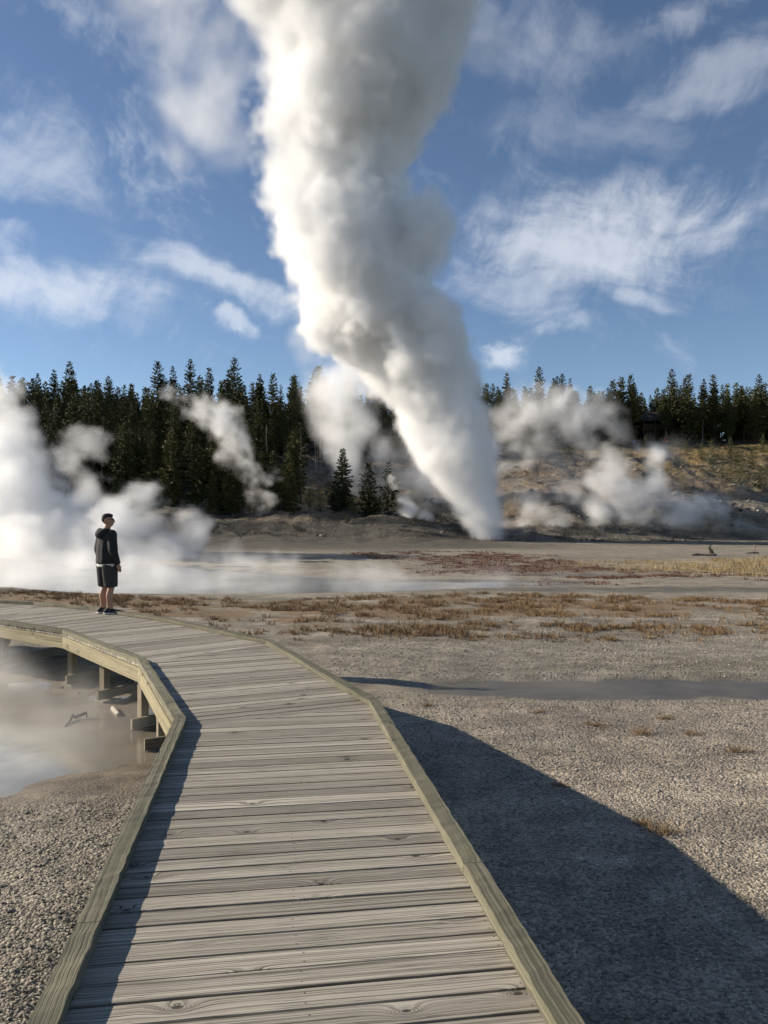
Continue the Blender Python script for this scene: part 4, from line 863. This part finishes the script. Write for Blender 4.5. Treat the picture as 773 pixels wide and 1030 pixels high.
# ================================================================ steam clouds
def pf(px, py, d, rpx): p = P(px, py, d); return (p.x, p.y, p.z, rpx/F*d)
def plumes():
    D = 84
    ed = [(534, 472, 505), (515, 460, 508), (495, 444, 508), (472, 428, 506), (448, 416, 503), (420, 402, 498), (388, 386, 489), (352, 346, 480), (318, 318, 472), (280, 288, 456), (240, 264, 434), (200, 254, 414), (160, 256, 412), (115, 252, 436), (65, 250, 474), (8, 248, 488), (-55, 240, 505), (-120, 220, 525)]
    rows = [(y, (a+b)/2, (b-a)/2) for y, a, b in ed]
    rr = random.Random(3); ps = []
    for i, (y, x, hw) in enumerate(rows):
        p = P(x, y, D); r = hw/F*D; ps.append((p.x, p.y, p.z, r*.92))
        for j in range(3 if i > 3 else 0):
            a = rr.uniform(0, 6.28); q = r*rr.uniform(.38, .52); ps.append((p.x+math.cos(a)*r*.58, p.y+math.sin(a)*r*.58, p.z+rr.uniform(-.4, .4)*r, q))
    steam('geyser_plume', 'tall white column of steam roaring up from the geyser vent into the sky', ps, 0.9, .33, edge=1.3, warp=(.10, 2.0), billow=((.11, 2.1), (.27, 1.6), (.7, .9)), fbm=(.8, 1.4), k=1.2, zmin=zat(10.7, 84)-.2, amp_ramp=(2, 20, .3, 1.0), edge_ramp=(22, 58, 1.0, 4.4), col=(.984, .985, .988), aniso=.05, category='steam plume')
    ps = [pf(x, y, 108, r) for x, y, r in ((342, 395, 36), (338, 430, 32), (352, 458, 26), (375, 475, 26), (400, 445, 34), (425, 470, 36), (445, 500, 34), (410, 415, 30), (372, 385, 34), (392, 400, 26), (335, 362, 22), (360, 420, 34), (410, 470, 34), (465, 515, 26), (385, 350, 34), (420, 505, 26), (360, 340, 26), (300, 350, 20))]
    steam('drifting_steam', 'torn grey steam drifting left of the geyser column before the forest', ps, .55, .5, edge=2.5, warp=(.09, 4), billow=((.16, 2.0), (.4, 1.3)), fbm=(.35, 1.8), wisp=.5, wisp_scale=.13, seed=1, halo=.001)
    ps = [pf(x, y, 92, r) for x, y, r in ((399, 492, 5), (404, 503, 9), (413, 513, 11), (426, 522, 10), (395, 482, 5))]
    steam('steam_jet', 'small bright puff of steam beside the sparse little fir', ps, 1.0, .2, edge=.8, warp=(.3, .9), billow=((.6, .5),), fbm=(.8, .4), seed=2, k=.5)
    ps = [pf(x, y, 88, r) for x, y, r in ((440, 490, 22), (465, 512, 20), (500, 525, 18), (425, 505, 14), (520, 500, 20), (455, 465, 22), (510, 470, 20), (530, 530, 12))]
    steam('base_steam', 'thin haze of steam wrapping the foot of the geyser column', ps, .3, .35, edge=2.2, warp=(.15, 2.4), billow=((.3, 1.2), (.8, .7)), fbm=(.5, 1.2), wisp=.5, wisp_scale=.25, seed=3, halo=.001)
    ps = [pf(x, y, 86, r) for x, y, r in ((235, 30, 50), (205, 70, 46), (175, 40, 42), (215, 120, 40), (185, 160, 34), (165, 100, 34), (240, -40, 70), (160, -30, 60), (150, 195, 22), (475, 60, 34), (492, 10, 40), (455, 120, 26), (500, -50, 50))]
    steam('drifting_veil', 'thin torn veil of steam fraying off the top of the geyser column', ps, .30, .6, edge=5, warp=(.07, 7), billow=((.2, 1.5),), fbm=(.2, 2.5), wisp=.6, wisp_scale=.13, seed=51, halo=.0004)
    ps = [pf(x, y, 101, r) for x, y, r in ((520, 500, 34), (560, 480, 34), (600, 500, 36), (650, 480, 36), (700, 505, 34), (740, 520, 28), (560, 450, 28), (680, 460, 26), (620, 530, 30), (520, 450, 26))]
    steam('slope_haze', 'faint see-through haze of steam lying over the whole bare right slope', ps, .13, .6, edge=4, warp=(.08, 6), billow=((.2, 1.5),), fbm=(.25, 2.0), wisp=.5, wisp_scale=.12, seed=52, halo=.0006)
    # pool steam at the left
    ps = [pf(*a) for a in ((-25, 500, 58, 60), (-12, 455, 60, 50), (-8, 405, 60, 36), (-14, 375, 60, 26), (8, 430, 60, 34), (10, 470, 58, 50), (15, 525, 54, 58), (60, 540, 52, 52), (100, 552, 50, 42), (140, 562, 50, 33), (180, 570, 50, 22), (215, 572, 50, 15), (250, 573, 50, 10), (118, 510, 52, 30), (92, 492, 53, 22), (150, 498, 53, 14), (78, 466, 54, 15), (96, 440, 55, 9), (150, 530, 52, 26), (25, 560, 48, 40), (185, 548, 52, 14), (60, 500, 54, 22), (30, 580, 42, 26), (90, 582, 42, 24), (150, 584, 42, 20), (205, 585, 41, 15), (250, 584, 41, 12), (-20, 575, 42, 30), (230, 560, 46, 16), (195, 535, 50, 20), (130, 535, 50, 34), (170, 555, 48, 26), (70, 570, 46, 36), (265, 570, 46, 13), (295, 574, 46, 9), (120, 575, 44, 26), (215, 570, 45, 20), (30, 495, 56, 40), (45, 450, 57, 20))]
    steam('pool_steam', 'broad white bank of steam rising from the hot pool behind the man', ps, .62, .22, edge=1.7, warp=(.2, 2.6), billow=((.3, 1.2), (.75, .9)), fbm=(.7, 1.7), wisp=0, k=1.0, zmin=-1.0, seed=4, halo=.002, category='steam bank')
    ps = [pf(x, y, 94, r) for x, y, r in ((268, 515, 13), (266, 500, 16), (260, 482, 18), (246, 470, 17), (232, 452, 20), (242, 436, 20), (225, 424, 22), (205, 415, 20), (186, 404, 15), (172, 396, 8), (252, 492, 12))]
    steam('vent_steam', 'curling grey steam from the vent at the foot of the left forest', ps, .9, .26, edge=1.3, warp=(.16, 2.2), billow=((.35, 1.2), (.9, .8)), fbm=(.6, 1.0), wisp=.35, wisp_scale=.25, seed=5, halo=.002)
    ps = [pf(x, y, 122, r) for x, y, r in ((600, 420, 25), (578, 425, 28), (552, 412, 26), (528, 410, 24), (508, 425, 25), (500, 450, 24), (520, 470, 22), (545, 440, 24), (595, 450, 26), (620, 440, 20), (565, 395, 14), (490, 480, 26))]
    steam('hillside_steam', 'wide thin veil of steam hanging over the upper slope right of the column', ps, .5, .5, edge=2.5, warp=(.09, 4), billow=((.16, 2.0), (.4, 1.3)), fbm=(.35, 1.8), wisp=.35, wisp_scale=.14, seed=6, halo=.001)
    ps = [pf(x, y, 92, r) for x, y, r in ((620, 468, 20), (612, 490, 24), (640, 500, 28), (655, 482, 18), (668, 502, 20), (690, 512, 16), (640, 528, 28), (600, 522, 22), (672, 530, 22), (705, 532, 17), (735, 538, 12), (560, 530, 16), (530, 534, 14), (605, 455, 14), (760, 541, 9), (500, 530, 16), (580, 500, 18), (720, 520, 20), (700, 500, 16), (535, 515, 18), (650, 460, 16), (745, 535, 14), (595, 540, 16), (650, 541, 16))]
    steam('hollow_steam', 'bright billowing steam filling the hollow at the foot of the right slope', ps, .85, .32, edge=2.0, warp=(.14, 2.4), billow=((.25, 1.4), (.7, .9)), fbm=(.45, 1.2), wisp=.12, wisp_scale=.2, seed=7, halo=.0015)
    for nm, lb, d, dn, L_ in (('vent_steam', 'small crooked wisp from a vent by the pale log on the slope', 115, .8, ((546, 486, 3), (541, 478, 5), (534, 468, 8), (528, 455, 10), (520, 446, 11))), ('vent_steam', 'slanting wisp leaning left from a vent high on the bare slope', 118, .35, ((694, 484, 3), (690, 474, 6), (682, 464, 8), (670, 456, 11), (655, 448, 12), (640, 450, 11))), ('vent_steam', 'tiny faint wisp among the pine bushes', 135, .3, ((714, 463, 2.5), (713, 455, 4), (716, 446, 5))), ('vent_steam', 'thin veil drifting over the pale sandy mound', 96, .13, ((700, 480, 14), (720, 470, 14), (745, 490, 16), (760, 505, 12), (680, 495, 12)))):
        steam(nm, lb, [pf(x, y, d, r) for x, y, r in L_], dn, .3, edge=1.6, warp=(.25, 2), billow=((.5, .8),), fbm=(.5, .8), wisp=.3, wisp_scale=.3, seed=8+len(lb), halo=.001)
    # low mist creeping over the river and the near pool
    m = [(x, y, -.9, r) for x, y, r in ((-14, 30, 3.5), (-9, 29, 3), (-5, 29.5, 2.6), (-1, 30, 2.6), (3, 30.5, 2.2), (-11, 35, 3.5), (-6, 36, 3), (-1, 34, 2.2), (6.5, 31, 1.4), (-17, 34, 4), (-13, 40, 4.5), (-8, 42, 3.5))]
    steam('river_mist', 'low veil of mist creeping over the shallow river', m, .4, .2, edge=.9, warp=(.5, 1.2), billow=((.8, .4),), fbm=(.9, .7), wisp=.9, wisp_scale=.45, squash=(1, 1, 3.2), zmin=-1.0, seed=31, halo=.001, category='mist')
    m = [(-6.0, 9.5, -.85, 1.7), (-4.6, 10.2, -.8, 1.4), (-3.9, 9.0, -.8, 1.0), (-7.5, 9, -.8, 2), (-6.5, 11.5, -.8, 1.6), (-5, 8.2, -.8, 1.1), (-3.6, 8.3, -.8, .7), (-8, 12.5, -.8, 1.8), (-4.4, 11.2, -.8, 1.0)]
    steam('pool_mist', 'faint mist over the little pool beside the boardwalk', m, .42, .12, edge=.6, warp=(.8, .7), billow=((1.2, .2),), fbm=(1.2, .35), wisp=.5, wisp_scale=1.0, squash=(1, 1, 2.2), zmin=-.85, seed=41, halo=.003, category='mist')
# ================================================================ small things
def logs():
    wood = bark_mat('driftwood', (.10, .085, .07), (.22, .19, .16)); pale = bark_mat('pale log', (.30, .27, .22), (.45, .41, .35)); dk = bark_mat('dark wood', (.025, .02, .017), (.08, .065, .05))
    def log(name, pts, mat, label, cat='log'):
        V = []; Fc = []; ns = 8
        for i, (p, r) in enumerate(pts):
            a = Vector(pts[max(0, i-1)][0]); b = Vector(pts[min(len(pts)-1, i+1)][0]); d = (b-a).normalized(); u = d.cross(Vector((0.1, .2, 1))).normalized(); w = d.cross(u)
            for k in range(ns): V.append(Vector(p)+(u*math.cos(k*6.283/ns)+w*math.sin(k*6.283/ns))*r*random.uniform(.85, 1.12))
        for i in range(len(pts)-1):
            for k in range(ns): Fc.append((i*ns+k, i*ns+(k+1) % ns, (i+1)*ns+(k+1) % ns, (i+1)*ns+k))
        Fc.append(tuple(range(ns))); Fc.append(tuple(range((len(pts)-1)*ns, len(pts)*ns)))
        o = mesh_obj(name, V, Fc, mat); tag(o, label, cat); return o
    def g(px, py, z0=GZ, dz=0): p = on_z(px, py, z0); return (p.x, p.y, max(zat(p.x, p.y), POOL_Z if p.x < -2 and p.y < 13 else -9)+dz)
    c = g(712, 559); x, y, z = c
    e = log('driftwood_log', [((x-1.1, y, z+.03), .05), ((x-.7, y+.1, z+.10), .09), ((x-.2, y, z+.06), .08), ((x+.4, y-.1, z+.09), .11), ((x+.6, y, z+.05), .05)], wood, 'dark driftwood log with an upright root stump on the flats', 'log')
    s = log('root', [((x+.3, y, z+.05), .16), ((x+.22, y, z+.35), .12), ((x+.12, y, z+.55), .08), ((x+.25, y, z+.75), .02)], dk, None, None); s.parent = e; s.matrix_parent_inverse = e.matrix_world.inverted()
    for k in list(s.keys()): del s[k]
    x, y, z = g(757, 557)
    e = log('driftwood_log', [((x-.5, y, z+.03), .04), ((x, y, z+.07), .07), ((x+.5, y+.1, z+.04), .05)], wood, 'smaller greyish driftwood log with a thin snapped branch, nearer the right edge', 'log')
    s = log('branch', [((x+.1, y, z+.1), .05), ((x+.2, y, z+.5), .035), ((x+.1, y, z+.75), .015)], wood, None, None); s.parent = e
    for k in list(s.keys()): del s[k]
    a = g(66, 731, POOL_Z, .01); b = g(74, 723, POOL_Z, .05); c = g(88, 722, POOL_Z, .01)
    log('driftwood_branch', [(a, .008), (((a[0]+b[0])/2, (a[1]+b[1])/2+.03, b[2]-.03), .016), (b, .022), (((c[0]+b[0])/2-.04, (c[1]+b[1])/2-.05, b[2]-.02), .026), (((c[0]+b[0])/2+.08, (c[1]+b[1])/2+.02, b[2]+.02), .02), (c, .010)], dk, 'dark crooked branch lying in the mud below the boardwalk', 'branch')
    a = g(114, 713, POOL_Z, .02); b = g(120, 720, POOL_Z, .02); log('wood_scrap', [(a, .03), (b, .03)], pale, 'pale scrap of wood lying in the mud below the boardwalk', 'wood scrap')
    def hill(px, py, d, dz=.1):
        x = (px-CX)/F*d; return (x, d, zat(x, d)+dz)
    a = hill(305, 0, 113); b = hill(319, 0, 114, .25); log('fallen_log', [(a, .15), (b, .12)], pale, 'bleached log lying on the slope behind the tall thin pine', 'log')
    a = hill(548, 0, 113, .12); b = hill(570, 0, 113.5, .2); log('fallen_log', [(a, .13), (b, .10)], pale, 'pale log lying on the slope beside the small crooked wisp', 'log')
    a = hill(720, 0, 108); b = hill(708, 0, 99, .1); log('fallen_log', [(a, .10), (b, .09)], pale, 'thin pale pole lying down the sandy mound', 'log')
    M = MT('rock'); n = M.noise(M.n('ShaderNodeTexCoord').outputs['Object'], 3, 5); rm = M.set(Base_Color=M.mix(n, (.09, .08, .07), (.25, .22, .18)), Roughness=.9)
    spots = [(325+0, 84, .35), (318, 84.5, .2), (445, 86, .25), (470, 85, .2), (296, 86, .25), (655, 92, .35), (642, 93, .3), (672, 93, .5), (560, 92, .3), (590, 95, .35), (620, 98, .3), (537, 97, .4), (405, 88, .25), (700, 94, .3), (730, 101, .3), (690, 103, .6), (680, 115, .7), (672, 117, .5), (655, 112, .5), (610, 113, .4), (560, 118, .4), (640, 127, .5), (665, 131, .5), (600, 131, .4), (735, 96, .4), (752, 99, .4)]
    for px, d, r in spots:
        bm = bmesh.new(); bmesh.ops.create_icosphere(bm, subdivisions=2, radius=r)
        for v in bm.verts: v.co = v.co*(1+.45*mnoise.noise(v.co*2.2/r*.6+Vector((px, d, 0)))); v.co.z *= .6
        me = bpy.data.meshes.new('rock'); bm.to_mesh(me); bm.free(); me.materials.append(rm)
        x = (px-CX)/F*d; o = bpy.data.objects.new('rock', me); o.location = (x, d, zat(x, d)+r*.1); link(o); tag(o, 'small grey rock half sunk in the foot of the slope', 'rock', 'rocks on the slope')
def shelter():
    d = 168; x = (655-CX)/F*d; z = zat(x, d); e = empty('lookout_shelter', (x, d, z)); tag(e, 'dark wooden lookout shelter with a peaked roof among the ridge pines', 'shelter')
    wood = bark_mat('dark timber', (.03, .022, .016), (.06, .045, .033)); roof = bark_mat('roof shingles', (.03, .027, .024), (.05, .045, .04)); stone = bark_mat('stone base', (.10, .09, .08), (.18, .16, .14))
    W = 2.3; H0 = 4.1
    v = [(-W-.9, -W-.9, H0), (W+.9, -W-.9, H0), (W+.9, W+.9, H0), (-W-.9, W+.9, H0), (-W-.9, -W-.9, H0+.2), (W+.9, -W-.9, H0+.2), (W+.9, W+.9, H0+.2), (-W-.9, W+.9, H0+.2), (-.9, 0, H0+2.3), (.9, 0, H0+2.3)]
    f = [(3, 2, 1, 0), (0, 1, 5, 4), (1, 2, 6, 5), (2, 3, 7, 6), (3, 0, 4, 7), (4, 5, 9, 8), (5, 6, 9), (6, 7, 8, 9), (7, 4, 8)]
    mesh_obj('roof', v, f, roof, e)
    for sx in (-1, 0, 1):
        for sy in (-1, 1): mb = MB(); mb.beam((sx*W, sy*W, H0), (sx*W, sy*W, -.3), .3, .3, up=Vector((0, 1, 0))); mb.build('post', wood, e)
    mb = MB(); mb.beam((-W, 0, 2.5), (W, 0, 2.5), 2*W, .3); mb.build('platform', wood, e)
    for y in (-W, W): mb = MB(); mb.beam((-W, y, 3.5), (W, y, 3.5), .12, .9); mb.build('railing', wood, e)
    mb = MB(); mb.beam((-W*.6, 0, 2.2), (W*.6, 0, 2.2), W, 2.4); mb.build('base_wall', wood, e)
def build():
    sky(); sun_cam(); make_ground()
    water('pool', -14, -1.5, 5.2, 12.5, POOL_Z, (.33, .325, .29), .10, .2, .5, (-7.4, 8.1, 4.4, 2.2))
    water('stream', -.6, 12, 9.5, 14.5, STREAM_Z, (.11, .098, .08), .36, 1.0, .28)
    water('river', -70, 26, 24, 48, RIVER_Z, (.20, .215, .215), .10, .25)
    stones(); boardwalk(); grasses(); forest(); logs(); shelter()
    jk = cloth('jacket', (.012, .013, .014), (.022, .023, .025)); sh = cloth('shorts', (.03, .029, .028), (.045, .043, .042))
    p = on_z(108, 617.3, .0); person((p.x, p.y, .001), R(-42), 'man in black hooded jacket and grey shorts watching the geyser from the boardwalk', jk, sh, 1.0)
    red = cloth('red coat', (.30, .04, .03), (.36, .05, .04)); blue = cloth('blue coat', (.10, .17, .30), (.14, .22, .36)); tr = cloth('trousers', (.02, .022, .03), (.03, .032, .04))
    for px, d, m_, lb in ((669, 158, red, 'distant visitor in a red coat right of the dark shelter'), (638, 158, blue, 'distant visitor in a blue coat left of the dark shelter'), (632, 159, jk, 'distant visitor in dark clothes beside the one in blue')):
        x = (px-CX)/F*d; person((x, d, zat(x, d)), R(random.uniform(120, 240)), lb, m_, tr, .98, False, True)
    if STEAM: plumes()
STEAM = True
build()
